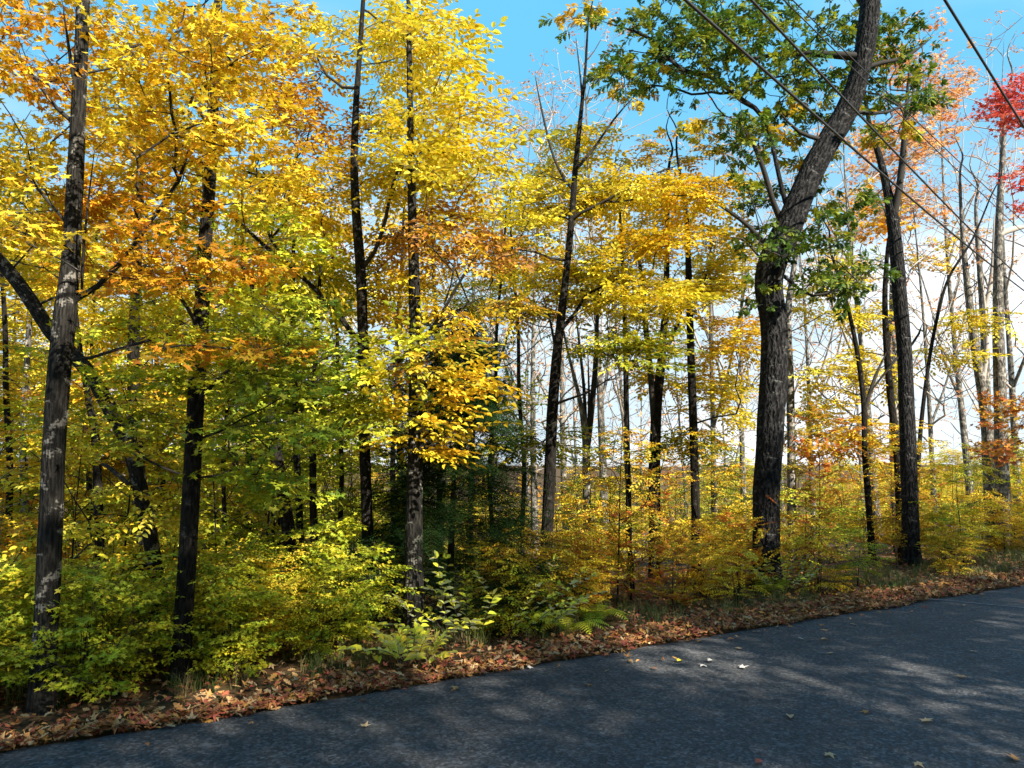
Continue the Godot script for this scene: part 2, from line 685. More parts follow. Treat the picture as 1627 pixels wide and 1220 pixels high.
	for key in boughs:
		var bough := part("branch" if key >= 0 else "twigs", boughs[key].mesh(), stem_mat if key >= 0 and opt.get("tree", true) and boughs[key].v.size() > 900 else twig_mat, o)
		if key < 0:
			bough.set_meta("kind", "stuff")
	# leaves
	var kind: String = opt.get("leaf", "beech")
	if kind == "none":
		return
	var per: int = opt.get("per", 5)
	var size: float = opt.get("size", 1.0)
	var tilt: float = opt.get("tilt", 0.3)
	var droop: float = opt.get("droop", 0.15)
	var spread: float = opt.get("spread", 0.16)
	var xf := [[], [], []]
	var cols := [[], [], []]
	for e in ends:
		var c: Array = e[0]
		var colours: Array = pal[e[1][1]]
		var tip: Vector3 = pos[c[c.size() - 1]]
		var before: Vector3 = pos[c[c.size() - 2]]
		var out := tip - before
		out.y *= 0.4
		if out.length() < 0.01:
			out = Vector3(rng.randf_range(-1, 1), 0, rng.randf_range(-1, 1))
		out = out.normalized()
		for k in per:
			var back := rng.randf() * 0.9 if k > 0 else 0.0
			var w := before.lerp(tip, 1.0 - back) + Vector3(rng.randf_range(-1, 1), rng.randf_range(-0.35, 0.35), rng.randf_range(-1, 1)) * spread * (0.2 if k == 0 else 1.0)
			var dir := out.rotated(Vector3.UP, rng.randf_range(-1.4, 1.4) if k > 0 else rng.randf_range(-0.3, 0.3))
			dir.y -= rng.randf_range(0.0, 2.0) * droop
			dir = dir.normalized()
			var up := Vector3(rng.randf_range(-1, 1) * tilt, 1, rng.randf_range(-1, 1) * tilt)
			up = (up - dir * up.dot(dir)).normalized()
			var sc := size * rng.randf_range(0.8, 1.2)
			var side := dir.cross(up)
			var v := rng.randi() % 3
			xf[v].append(Transform3D(Basis(dir * sc, up * sc, side * sc), w - origin))
			var col: Color = colours[rng.randi() % colours.size()]
			var b: float = [0.86, 0.96, 1.06][rng.randi() % 3]
			cols[v].append(Color(col.r * b, col.g * b, col.b * b))
	# everything above was laid out in the world; move the wood to the thing's own axes
	for ch in o.get_children():
		ch.position = -origin
	bake_crown("crown" if opt.get("tree", true) else "foliage", kind, mats.needle if kind == "hemlock" else mats.leaf, xf, cols, o)

func settle(o: Node3D) -> void:   # for leafless plants
	for ch in o.get_children():
		ch.position = -o.position

func smooth_path(raw: PackedVector3Array, rr: PackedFloat32Array, step: float) -> Array:
	var pts := PackedVector3Array()
	var out := PackedFloat32Array()
	for k in raw.size() - 1:
		var p0 := raw[maxi(k - 1, 0)]
		var p3 := raw[mini(k + 2, raw.size() - 1)]
		var n := maxi(1, int(raw[k].distance_to(raw[k + 1]) / step))
		for j in n:
			var f := float(j) / n
			pts.append(raw[k].cubic_interpolate(raw[k + 1], p0, p3, f))
			out.append(lerpf(rr[k], rr[k + 1], f))
	pts.append(raw[raw.size() - 1])
	out.append(rr[rr.size() - 1])
	return [pts, out]

# an axis given as photo pixels [x, y, width] at a distance; the depth sways a little
func axis(px: Array, d: float, sway := 0.0, lean := 0.0) -> Array:
	var raw := PackedVector3Array()
	var rr := PackedFloat32Array()
	for k in px.size():
		var dd := d + sway * sin(k * 1.3 + px[0][0]) + lean * k / maxf(1.0, px.size() - 1)
		raw.append(at(px[k][0], px[k][1], dd))
		rr.append(px[k][2] * 0.46 / F * dd)
	return [raw, rr]

func rooted(ax: Array, flare := 0.5) -> Array:   # first point goes to the ground
	var raw: PackedVector3Array = ax[0]
	var rr: PackedFloat32Array = ax[1]
	var g := ground_y(raw[0].x, raw[0].z)
	var low := raw[0]
	if low.y > g + 0.3:
		var dir := (raw[0] - raw[1]).normalized()
		if dir.y > -0.5:
			dir = Vector3(dir.x * 0.3, -1, dir.z * 0.3)
		low = raw[0] + dir * ((raw[0].y - g) / -dir.y)
		raw.insert(0, Vector3(low.x, g - 0.12, low.z))
		rr.insert(0, rr[0])
	else:
		raw[0].y = minf(g, raw[0].y) - 0.12
	var s := smooth_path(raw, rr, 0.12)
	var pts: PackedVector3Array = s[0]
	var out: PackedFloat32Array = s[1]
	for k in pts.size():
		out[k] *= 1.0 + flare * exp(-maxf(0.0, pts[k].y - g) / 0.16)
	return [pts, out]

func blob_tips(blobs: Array, d: float, rz: float, stem_px: Array = [], low := 900.0, thin := 1.0) -> Array:
	var tips := []
	for b in blobs:
		var dd: float = d + (b[6] if b.size() > 6 else 0.0)
		for k in int(b[4] * thin):
			var v := Vector3.ONE * 2
			while v.length() > 1.0:
				v = Vector3(rng.randf_range(-1, 1), rng.randf_range(-1, 1), rng.randf_range(-1, 1))
			var px: float = b[0] + v.x * b[2]
			var py: float = b[1] + v.y * b[3]
			var dz := v.z * rz
			# most of what hangs straight before the stem grows on its far side
			for e in stem_px:
				if absf(px - e[0]) < 60.0 and absf(py - e[1]) < 75.0 and dz < 0.45 and py < low:
					dz = rng.randf_range(0.45, maxf(0.6, rz))
					break
			tips.append([at(px, py, dd + dz), b[5]])
	return tips

# a tree traced from the photograph
func traced(called: String, label: String, d: float, trunk: Array, limbs: Array, blobs: Array, opt: Dictionary, group := "") -> Node3D:
	var fine := trunk.duplicate()
	var e0: Array = trunk[trunk.size() - 1]
	var e1: Array = trunk[trunk.size() - 2]
	for k in 3:      # no stem ends blunt: the leader thins out to a twig
		fine.append([e0[0] + (e0[0] - e1[0]) * 0.35 * (k + 1) + [6, -5, 7][k], e0[1] - 34.0 * (k + 1), e0[2] * [0.7, 0.42, 0.15][k]])
	var st := rooted(axis(fine, d, opt.get("sway", 0.04), opt.get("lean", 0.0)), opt.get("flare", 0.18))
	var base: Vector3 = st[0][0]
	var o := thing(called, label, "tree", Vector3(base.x, ground_y(base.x, base.z), base.z), group)
	var stems := [st]
	var lb := []
	for l in limbs:
		var a := axis(l, d, 0.03, rng.randf_range(-0.4, 0.4))
		var girths: PackedFloat32Array = a[1]
		girths[girths.size() - 1] *= 0.3
		lb.append(smooth_path(a[0], girths, 0.15))
	grow(o, stems, lb, blob_tips(blobs, d, opt.get("rz", 0.9), trunk, opt.get("clear", 900.0), opt.get("thin", 1.0)), opt)
	settle_if(o, opt)
	if opt.has("known"):
		landmarks.append([o.position, opt.known])
	return o

func beside(p: Vector3) -> String:   # where a plant stands, told by the nearest tree one can find
	var best := 1e9
	var words := ""
	var delta := Vector3.ZERO
	for l in landmarks:
		var d := Vector2(l[0].x - p.x, l[0].z - p.z).length()
		if d < best:
			best = d
			words = l[1]
			delta = p - l[0]
	var deep := delta.dot(INTO)
	var run := delta.dot(ALONG)
	if best < 0.6:
		return "at the foot of " + words
	if deep > absf(run) * 0.7:
		return ("close behind " if best < 3.0 else ("behind " if best < 7.0 else "far behind ")) + words
	if deep < -absf(run) * 0.7:
		return "between the road and " + words
	return ("uphill of " if run > 0.0 else "downhill of ") + words

func settle_if(o: Node3D, opt: Dictionary) -> void:
	if opt.get("leaf", "beech") == "none":
		settle(o)

# a tree made from numbers, standing at the origin
func invented(called: String, label: String, group: String, height: float, girth: float, crown_from: float, width: float, tips_n: int, colours: Array, opt: Dictionary, stems_n := 1) -> Node3D:
	var o := thing(called, label, opt.get("category", "tree"), Vector3.ZERO, group)
	var stems := []
	var tips := []
	for q in stems_n:
		var raw := PackedVector3Array()
		var rr := PackedFloat32Array()
		var lean := Vector3(rng.randf_range(-1, 1), 0, rng.randf_range(-1, 1)) * height * (0.05 if stems_n == 1 else 0.16)
		var wave := rng.randf() * TAU
		var foot := Vector3(rng.randf_range(-1, 1), 0, rng.randf_range(-1, 1)) * (0.0 if stems_n == 1 else girth * 1.5)
		for k in 8:
			var f := k / 7.0
			raw.append(foot + lean * f + Vector3(cos(wave + f * 5.0), 0, sin(wave * 1.7 + f * 4.0)) * 0.012 * height * f + Vector3(0, f * height - (0.15 if k == 0 else 0.0), 0))
			rr.append(girth * 0.5 * lerpf(1.0, 0.03, pow(f, 0.9)))
		var s := smooth_path(raw, rr, maxf(0.15, height / 24.0))
		var pts: PackedVector3Array = s[0]
		var out: PackedFloat32Array = s[1]
		for k in pts.size():
			out[k] *= 1.0 + 0.45 * exp(-maxf(0.0, pts[k].y) / (girth * 1.2))
		stems.append([pts, out])
		for k in int(tips_n / float(stems_n)):
			var f := rng.randf()
			var y := lerpf(crown_from, height * 1.03, f)
			var shape := sin(PI * clampf(0.12 + 0.80 * f, 0, 1))
			var a := rng.randf() * TAU
			var r := width * shape * sqrt(rng.randf_range(0.05, 1.0))
			if opt.get("cone", false):
				r = width * (1.04 - f) * sqrt(rng.randf_range(0.2, 1.0))
				y -= r * 0.25
			var c := foot + lean * (y / height)
			tips.append([c + Vector3(cos(a) * r, y, sin(a) * r), colours[rng.randi() % colours.size()]])
	var limbs := []
	for q in int(opt.get("limbs", 0)):
		var pts: PackedVector3Array = stems[0][0]
		var rr: PackedFloat32Array = stems[0][1]
		var k := int(pts.size() * rng.randf_range(0.28, 0.7))
		var a := rng.randf() * TAU
		var dir := Vector3(cos(a) * 0.55, 1.0, sin(a) * 0.55)
		var ln := (height - pts[k].y) * rng.randf_range(0.6, 0.95)
		var raw := PackedVector3Array()
		var r2 := PackedFloat32Array()
		var at_ := pts[k]
		for j in 7:
			raw.append(at_)
			r2.append(rr[k] * 0.62 * lerpf(1.0, 0.08, j / 6.0))
			at_ += dir.normalized() * ln / 6.0
			dir += Vector3(rng.randf_range(-0.25, 0.25), 0.14, rng.randf_range(-0.25, 0.25))
		limbs.append(smooth_path(raw, r2, 0.4))
	grow(o, stems, limbs, tips, opt)
	return o

# ------------------------------------------------------------------ the place
func _ready() -> void:
	rng.seed = 20241
	soft.seed = 3
	soft.frequency = 0.08
	soft.fractal_octaves = 3
	view_and_light()
	make_materials()
	make_palettes()
	make_sprays()
	setting()
	near_trees()
	middle_trees()
	far_trees()
	shade_trees()
	undergrowth()
	verge()
	wires()

func view_and_light() -> void:
	var cam := Camera3D.new()
	cam.name = "camera"
	cam.fov = 53.0
	cam.near = 0.05
	cam.far = 4000.0
	add_child(cam)
	cam.position = EYE
	cam.rotation_degrees = Vector3(PITCH, 0, 0)
	cam.current = true

	var env := Environment.new()
	env.background_mode = Environment.BG_SKY
	env.tonemap_mode = Environment.TONE_MAPPER_LINEAR
	env.tonemap_exposure = 2.8
	env.sdfgi_enabled = true
	env.ssao_enabled = true
	env.ssil_enabled = true
	var sky := Sky.new()
	var pano := PanoramaSkyMaterial.new()
	pano.panorama = sky_picture()
	sky.sky_material = pano
	env.sky = sky
	var we := WorldEnvironment.new()
	we.name = "environment"
	we.environment = env
	add_child(we)

	var sun := DirectionalLight3D.new()
	sun.name = "sun"
	sun.light_energy = 1.6
	sun.light_color = Color(1.0, 0.965, 0.90)
	sun.light_angular_distance = 0.5
	sun.shadow_enabled = true
	add_child(sun)
	var elev := deg_to_rad(36.0)
	var from := Vector3(0.67 * cos(elev), sin(elev), 0.74 * cos(elev))
	sun.look_at_from_position(from * 50.0, Vector3.ZERO)

func sky_picture() -> ImageTexture:
	var w := 1024
	var h := 512
	var im := Image.create(w, h, false, Image.FORMAT_RGBF)
	var n := FastNoiseLite.new()
	n.seed = 77
	n.frequency = 1.6
	n.fractal_octaves = 5
	for y in h:
		var el := (0.5 - (y + 0.5) / h) * PI
		for x in w:
			var az := (x + 0.5) / w * TAU
			var dir := Vector3(cos(az) * cos(el), sin(el), sin(az) * cos(el))
			var e := maxf(0.0, el)
			var c := Color(.29, .355, .395).lerp(Color(.066, .235, .385), smoothstep(0.02, 0.50, e))
			c = c.lerp(Color(.036, .15, .34), smoothstep(0.5, 1.3, e))
			var q := n.get_noise_3d(dir.x * 1.0, dir.y * 3.2, dir.z * 1.0)
			var cl := smoothstep(-0.25, 0.65, q + 0.7 * (0.22 - e)) * (1.0 - smoothstep(0.25, 0.7, e))
			c = c.lerp(Color(.53, .54, .55), cl * 0.75)
			if el < 0.0:
				c = c.lerp(Color(.16, .13, .08), smoothstep(0.0, 0.08, -el))
			im.set_pixel(x, y, c)
	return ImageTexture.create_from_image(im)

func sheet(rows: PackedFloat32Array, cols: PackedFloat32Array, f: Callable) -> Soup:
	var s := Soup.new()
	for r in rows:
		for c in cols:
			s.v.append(f.call(c, r))
	var w := cols.size()
	for r in rows.size() - 1:
		for c in w - 1:
			var k := r * w + c
			s.i.append_array(PackedInt32Array([k, k + 1, k + w, k + 1, k + w + 1, k + w]))
	return s

func setting() -> void:
	# ground: one sheet of the forest floor out to the far hills
	var rows := PackedFloat32Array()
	var q := -ROAD_WIDTH
	rows.append_array(PackedFloat32Array([-900, -300, -120, -60, -40, -28, -20, -15, -12, -10, -8.5, -7.4, -6.8, -6.4, -3, -0.2, -0.02]))
	q = 0.06
	while q < 1400.0:
		rows.append(q)
		q += maxf(0.16, q * 0.045)
	var cols := PackedFloat32Array()
	q = 0.0
	var half := PackedFloat32Array()
	while q < 1600.0:
		half.append(q)
		q += maxf(0.3, (q - 20.0) * 0.05)
	for k in range(half.size() - 1, 0, -1):
		cols.append(-half[k])
	cols.append_array(half)
	var s := sheet(rows, cols, func(a: float, b: float) -> Vector3:
		var p := EDGE + ALONG * a + INTO * b
		p.y = ground_y(p.x, p.z)
		if b > 150.0:
			p.y = -9.0 + smoothstep(150.0, 900.0, b) * (9.5 + 3.0 * sin(a * 0.004 + 1.0) + 1.5 * sin(a * 0.013) + 2.0 * soft.get_noise_2d(a * 0.2, b * 0.2))
		return p)
	var g := part("ground", s.mesh(), mats.floor, self)
	g.set_meta("kind", "structure")
	g.set_meta("label", "brown leaf covered forest floor falling away from the road")

	# road: a worn asphalt sheet with a slightly ragged far edge
	rows = PackedFloat32Array()
	for k in 41:
		rows.append(-ROAD_WIDTH + ROAD_WIDTH * k / 40.0)
	cols = PackedFloat32Array()
	q = -120.0
	while q < 150.0:
		cols.append(q)
		q += 0.12 if q > -8.0 and q < 22.0 else 1.5
	var rag := soft
	var road := sheet(rows, cols, func(a: float, b: float) -> Vector3:
		var bb := b
		if b > -0.01:
			bb += 0.06 * rag.get_noise_2d(a * 22.0, 4.0) + 0.03 * rag.get_noise_2d(a * 70.0, 9.0)
		var p := EDGE + ALONG * a + INTO * bb
		p.y = 0.0 if b < -0.01 else -0.012
		return p)
	for v in road.v:
		var t := 1.0 + 0.22 * rag.get_noise_2d(v.x * 9.0, v.z * 9.0) + 0.12 * rag.get_noise_2d(v.x * 40.0, v.z * 40.0)
		road.c.append(Color(t, t, t))
	var r := part("road", road.mesh(), mats.asphalt, self)
	r.set_meta("kind", "structure")
	r.set_meta("label", "dark grey asphalt road along the edge of the wood")
	# the pale joint across the road
	var joint := Soup.new()
	var a0 := on_road(1474, 951.5)
	var a1 := on_road(1650, 968)
	var across := (a1 - a0).normalized().cross(Vector3.UP)
	for k in 41:
		var p := a0.lerp(a1 + (a1 - a0) * 0.6, k / 40.0)
		p += across * 0.035 * soft.get_noise_2d(k * 9.0, 30.0)
		var half_w := 0.018 + 0.014 * soft.get_noise_2d(k * 22.0, 60.0)
		joint.v.append(p + across * half_w + Vector3(0, 0.005, 0))
		joint.v.append(p - across * half_w + Vector3(0, 0.005, 0))
		if k > 0:
			var z := k * 2
			joint.i.append_array(PackedInt32Array([z - 2, z, z - 1, z - 1, z, z + 1]))
	var jm := StandardMaterial3D.new()
	jm.resource_name = "pale joint filler"
	jm.albedo_color = lin(.22, .22, .23)
	jm.roughness = 0.8
	part("joint_strip", joint.mesh(), jm, r)

func near_trees() -> void:
	# the slim mottled maple at the left
	traced("maple_tree", "slim mottled grey maple with orange gold leaves at the road edge", 5.15,
		[[63, 1145, 42], [72, 1000, 38], [82, 820, 37], [90, 640, 37], [101, 520, 36], [112, 420, 31], [119, 300, 28], [125, 170, 25], [130, 60, 23], [136, -120, 21], [150, -420, 14], [160, -700, 6]],
		[[[128, 480, 11], [190, 420, 9], [240, 350, 8], [285, 285, 7], [310, 200, 5]], [[120, 165, 9], [112, 95, 7], [100, 10, 5]], [[104, 190, 8], [50, 120, 6], [0, 62, 5]], [[136, 120, 5], [180, 108, 4], [250, 94, 3]], [[130, 470, 6], [134, 380, 5], [150, 240, 4]], [[128, 380, 6], [60, 300, 5], [10, 240, 4]]],
		[[50, 110, 90, 110, 26, "orange"], [230, 70, 160, 90, 52, "gold"], [200, 200, 150, 80, 40, "gold"], [190, 330, 130, 60, 34, "orange"], [330, 180, 110, 80, 26, "gold"], [270, 420, 150, 40, 34, "orange"], [60, 330, 80, 90, 22, "gold"], [380, 40, 90, 60, 18, "gold"], [60, 0, 100, 60, 16, "orange"], [160, -150, 200, 90, 26, "gold"], [140, -350, 150, 100, 18, "gold"], [340, 545, 130, 22, 14, "orange"]],
		{"thin": 0.72, "leaf": "maple", "bark": mats.bark_maple, "per": 6, "size": 0.72, "rz": 0.8, "tilt": 0.45, "spread": 0.15, "bare_to": 1.6, "rough": 0.13, "known": "the mottled maple"})
	# the arching trunk behind it
	traced("arching_tree", "arching trunk with pale patches leaning left behind the mottled maple", 6.9,
		[[262, 1010, 26], [245, 890, 25], [228, 800, 25], [208, 715, 25], [178, 655, 25], [140, 590, 24], [82, 528, 24], [42, 468, 24], [0, 415, 23], [-60, 370, 20], [-160, 300, 14]],
		[[[205, 770, 9], [170, 740, 7], [135, 728, 6]]],
		[[60, 420, 90, 60, 20, "yellow"], [20, 320, 80, 80, 24, "yellow"], [120, 560, 60, 40, 8, "lime"], [-60, 260, 80, 90, 18, "gold"]],
		{"leaf": "beech", "bark": mats.bark_maple, "per": 5, "size": 0.9, "sway": 0.0, "bare_to": 2.0, "known": "the arching trunk"})
	# dark straight trunk in the green leaves
	traced("dark_maple_tree", "straight dark trunk rising through green and lime leaves", 5.8,
		[[285, 1096, 34], [292, 980, 31], [300, 850, 29], [308, 700, 28], [316, 560, 28], [322, 470, 26], [326, 390, 24], [335, 250, 20], [345, 60, 15], [350, -150, 10]],
		[[[312, 640, 8], [360, 590, 6], [420, 560, 4]], [[318, 520, 8], [270, 450, 6], [225, 410, 4]]],
		[[400, 590, 120, 60, 34, "green"], [330, 480, 130, 60, 26, "lime"], [250, 560, 100, 60, 22, "lime"], [440, 690, 120, 40, 24, "green"], [380, 380, 100, 60, 20, "lime"], [470, 520, 70, 70, 18, "green"], [240, 680, 70, 40, 12, "olive"], [330, 260, 120, 80, 22, "gold"], [400, 760, 110, 35, 14, "green"]],
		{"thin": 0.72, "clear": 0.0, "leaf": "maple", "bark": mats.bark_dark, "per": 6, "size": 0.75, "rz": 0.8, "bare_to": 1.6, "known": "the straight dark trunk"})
	# three stems close together left of the middle
	traced("leaning_tree", "dark trunk leaning left beside two thinner stems", 8.0,
		[[478, 1010, 24], [466, 900, 23], [452, 800, 22], [438, 715, 21], [428, 650, 18], [415, 560, 13], [400, 470, 9]], [],
		[[430, 620, 70, 50, 16, "green"], [390, 520, 70, 60, 16, "lime"], [440, 430, 80, 60, 18, "yellow"]], {"leaf": "beech", "per": 5, "bare_to": 2.2, "known": "the leaning dark trunk"})
	traced("slender_tree", "slender brown stem beside the dark leaning trunk", 8.6,
		[[480, 1000, 13], [477, 850, 12], [472, 740, 12], [468, 620, 10], [465, 480, 8], [470, 300, 5]], [],
		[[490, 600, 60, 50, 12, "lime"], [480, 450, 70, 60, 14, "yellow"], [480, 300, 70, 70, 14, "gold"]], {"leaf": "beech", "per": 5, "bare_to": 2.2})
	traced("slender_tree", "slender straight stem between the leaning trunk and the forked beech", 7.9,
		[[505, 1015, 14], [501, 900, 13], [497, 780, 12], [498, 660, 11], [503, 540, 8], [510, 420, 5]], [],
		[[520, 620, 60, 50, 12, "green"], [530, 520, 60, 50, 10, "lime"]], {"leaf": "beech", "per": 5, "bare_to": 2.0})
	# the forked beech in the middle
	traced("beech_tree", "black forked beech with yellow and bronze leaves left of the conifer", 7.7,
		[[592, 1010, 22], [586, 900, 20], [581, 760, 19], [578, 640, 19], [577, 540, 19], [573, 430, 18], [566, 340, 16], [563, 260, 14], [566, 160, 11], [572, 80, 9], [580, -60, 7], [585, -220, 4]],
		[[[583, 622, 10], [625, 580, 8], [665, 545, 7], [715, 500, 5], [770, 470, 4]], [[574, 425, 9], [595, 400, 8], [612, 350, 7], [625, 290, 6], [655, 215, 4]], [[570, 545, 10], [530, 490, 9], [480, 440, 8], [420, 390, 7], [365, 340, 5], [330, 320, 4]], [[578, 690, 7], [540, 660, 5], [500, 640, 4]], [[566, 150, 6], [520, 120, 5], [490, 60, 3]], [[470, 432, 5], [430, 380, 5], [412, 300, 4], [405, 240, 3]], [[430, 385, 5], [455, 350, 4], [462, 260, 3]]],
		[[500, 190, 70, 70, 22, "bronze"], [430, 160, 80, 80, 20, "gold"], [570, 60, 80, 70, 20, "yellow"], [640, 130, 70, 90, 34, "yellow"], [650, 260, 80, 80, 40, "yellow"], [700, 370, 90, 45, 26, "bronze"], [780, 400, 80, 24, 14, "bronze"], [620, 430, 90, 50, 26, "gold"], [480, 300, 90, 70, 34, "gold"], [400, 300, 90, 60, 28, "yellow"], [520, 440, 80, 50, 20, "lime"], [440, 90, 70, 60, 14, "bronze"], [700, 490, 80, 24, 14, "gold"], [560, -120, 140, 90, 16, "yellow"], [500, 620, 60, 30, 8, "green"], [660, 40, 70, 60, 14, "yellow"]],
		{"size": 0.88, "thin": 0.78, "leaf": "beech", "per": 6, "rz": 1.1, "bare_to": 1.8, "droop": 0.3, "tilt": 0.5, "known": "the forked beech"})
	# the trunk in front of the conifer
	traced("beech_tree", "straight beech trunk in front of the dark conifer", 7.2,
		[[657, 1018, 36], [657, 930, 33], [658, 820, 29], [660, 700, 25], [660, 560, 22], [658, 440, 20], [655, 340, 16], [652, 200, 12], [650, 60, 9], [648, -100, 6]],
		[[[660, 560, 8], [700, 500, 6], [735, 440, 5], [760, 400, 4]], [[660, 640, 6], [620, 600, 5], [580, 590, 3]]],
		[[700, 570, 60, 40, 16, "ochre"], [725, 610, 55, 30, 10, "gold"], [680, 670, 80, 50, 24, "gold"], [610, 660, 60, 40, 14, "olive"], [700, 280, 70, 70, 28, "yellow"], [740, 190, 60, 80, 24, "yellow"], [620, 560, 60, 50, 14, "lime"], [700, 60, 60, 60, 14, "yellow"]],
		{"thin": 0.72, "clear": 0.0, "leaf": "beech", "per": 5, "rz": 0.9, "bare_to": 1.7, "bark": mats.bark_maple, "known": "the conifer"})
	# the trunk beside the bright gap
	traced("beech_tree", "dark trunk beside the bright gap holding layered yellow leaves", 10.2,
		[[866, 960, 22], [868, 870, 21], [873, 770, 20], [877, 660, 19], [884, 570, 17], [891, 510, 15], [900, 430, 12], [908, 350, 12], [914, 270, 10], [922, 190, 8], [930, 110, 5], [935, 30, 3]],
		[[[891, 520, 8], [912, 500, 7], [930, 470, 5], [990, 440, 4]], [[908, 345, 7], [960, 320, 5], [1030, 280, 4], [1080, 262, 3]], [[914, 270, 7], [940, 240, 5], [975, 190, 4], [1010, 150, 3]], [[905, 300, 6], [880, 250, 5], [862, 180, 4], [850, 120, 3]], [[880, 640, 5], [930, 625, 4], [985, 590, 3]], [[874, 690, 4], [840, 715, 3], [790, 680, 2]], [[884, 560, 6], [872, 500, 4], [860, 460, 3]], [[918, 220, 6], [925, 160, 5], [915, 60, 3]], [[895, 420, 6], [850, 400, 4], [800, 395, 3]]],
		[[960, 300, 90, 24, 26, "yellow"], [900, 430, 110, 30, 34, "yellow"], [1000, 470, 110, 34, 34, "yellow"], [880, 330, 70, 34, 20, "yellow"], [1080, 300, 70, 26, 20, "gold"], [920, 230, 50, 40, 12, "yellow"], [840, 490, 80, 14, 14, "ochre"], [1040, 380, 80, 24, 20, "gold"], [960, 540, 90, 24, 16, "olive"], [860, 700, 70, 34, 14, "olive"], [840, 290, 50, 50, 12, "yellow"], [1020, 560, 60, 30, 12, "olive"]],
		{"thin": 1.3, "leaf": "beech", "per": 6, "rz": 1.1, "bare_to": 2.2, "tilt": 0.25, "droop": 0.1, "known": "the dark gap trunk"})
	# the big leaning oak
	traced("oak_tree", "thick crooked oak leaning right with green leaves beneath the overhead wires", 10.3,
		[[1219, 945, 62], [1217, 880, 46], [1218, 780, 46], [1224, 680, 46], [1230, 580, 46], [1229, 510, 46], [1221, 455, 48], [1230, 410, 50], [1252, 360, 47], [1284, 285, 43], [1316, 225, 41], [1345, 175, 40], [1366, 115, 35], [1378, 50, 36], [1386, -40, 33], [1392, -200, 27], [1380, -420, 17], [1390, -640, 7]],
		[[[1362, 90, 16], [1310, 86, 13], [1262, 84, 12], [1225, 88, 9], [1180, 96, 7]], [[1240, 350, 13], [1228, 320, 10], [1210, 260, 9], [1190, 215, 7], [1170, 190, 6]], [[1252, 340, 10], [1240, 290, 8], [1215, 190, 7], [1180, 160, 10], [1130, 122, 9], [1085, 112, 8], [1030, 60, 6], [960, 35, 4]], [[1225, 400, 10], [1190, 360, 8], [1150, 330, 6], [1110, 300, 4]], [[1235, 430, 7], [1290, 470, 5], [1340, 455, 4], [1380, 440, 3]], [[1366, 110, 10], [1400, 100, 8], [1440, 90, 6], [1480, 60, 4]], [[1316, 225, 9], [1270, 210, 7], [1240, 180, 5]], [[1345, 175, 8], [1390, 180, 6], [1430, 170, 5], [1480, 130, 3]], [[1378, 20, 12], [1330, -60, 9], [1280, -120, 6]], [[1225, 430, 5], [1180, 380, 4], [1150, 375, 3]]],
		[[1080, 40, 100, 45, 46, "oak"], [1050, 115, 90, 45, 36, "oak"], [1180, 50, 90, 55, 40, "oak"], [1010, 130, 50, 24, 10, "oak_turning"], [1120, 215, 60, 40, 10, "oak_turning"], [1290, 160, 60, 50, 20, "oak"], [1330, 320, 50, 40, 14, "oak"], [1390, 110, 40, 60, 16, "oak"], [1270, 95, 60, 60, 26, "oak"], [1200, 130, 60, 30, 10, "oak"], [1420, 60, 50, 50, 24, "oak"], [1450, 140, 50, 40, 18, "oak"], [1240, 190, 60, 40, 18, "oak_turning"], [1185, 215, 45, 45, 16, "oak"], [1270, 240, 50, 40, 14, "oak_turning"], [1195, 300, 50, 30, 14, "oak"], [1235, 385, 45, 35, 24, "oak"], [1330, 445, 60, 34, 28, "oak"], [1310, 370, 45, 34, 12, "oak"], [920, 25, 60, 14, 10, "oak_turning"], [1410, 190, 40, 34, 12, "oak_turning"], [1160, 60, 40, 50, 8, "oak"], [1330, -120, 180, 110, 40, "oak"], [1120, -80, 140, 50, 20, "oak"], [1400, -380, 200, 130, 34, "oak"], [1350, 30, 60, 40, 16, "oak"], [1200, 470, 30, 20, 6, "oak"]],
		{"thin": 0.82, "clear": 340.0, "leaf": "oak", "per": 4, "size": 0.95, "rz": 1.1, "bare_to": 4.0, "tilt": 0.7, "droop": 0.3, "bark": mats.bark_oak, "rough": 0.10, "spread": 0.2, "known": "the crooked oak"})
	# its straight neighbour
	traced("forked_tree", "straight dark trunk forking high, right of the crooked oak", 12.7,
		[[1448, 905, 34], [1447, 850, 28], [1444, 740, 27], [1440, 640, 26], [1437, 560, 25], [1430, 480, 24], [1424, 400, 22], [1418, 345, 21], [1408, 295, 14], [1396, 245, 11], [1383, 205, 8], [1370, 120, 5]],
		[[[1418, 350, 15], [1428, 300, 12], [1434, 250, 11], [1438, 195, 9], [1445, 100, 6]], [[1440, 560, 5], [1460, 530, 4], [1465, 515, 3]], [[1432, 560, 5], [1400, 600, 4], [1370, 640, 3]]],
		[[1440, 210, 60, 60, 18, "peach"], [1390, 330, 60, 50, 16, "orange"], [1440, 60, 60, 60, 10, "peach"]],
		{"leaf": "maple", "per": 4, "size": 1.0, "rz": 1.0, "bare_to": 4.0, "bark": mats.bark_oak, "known": "the forked trunk"})

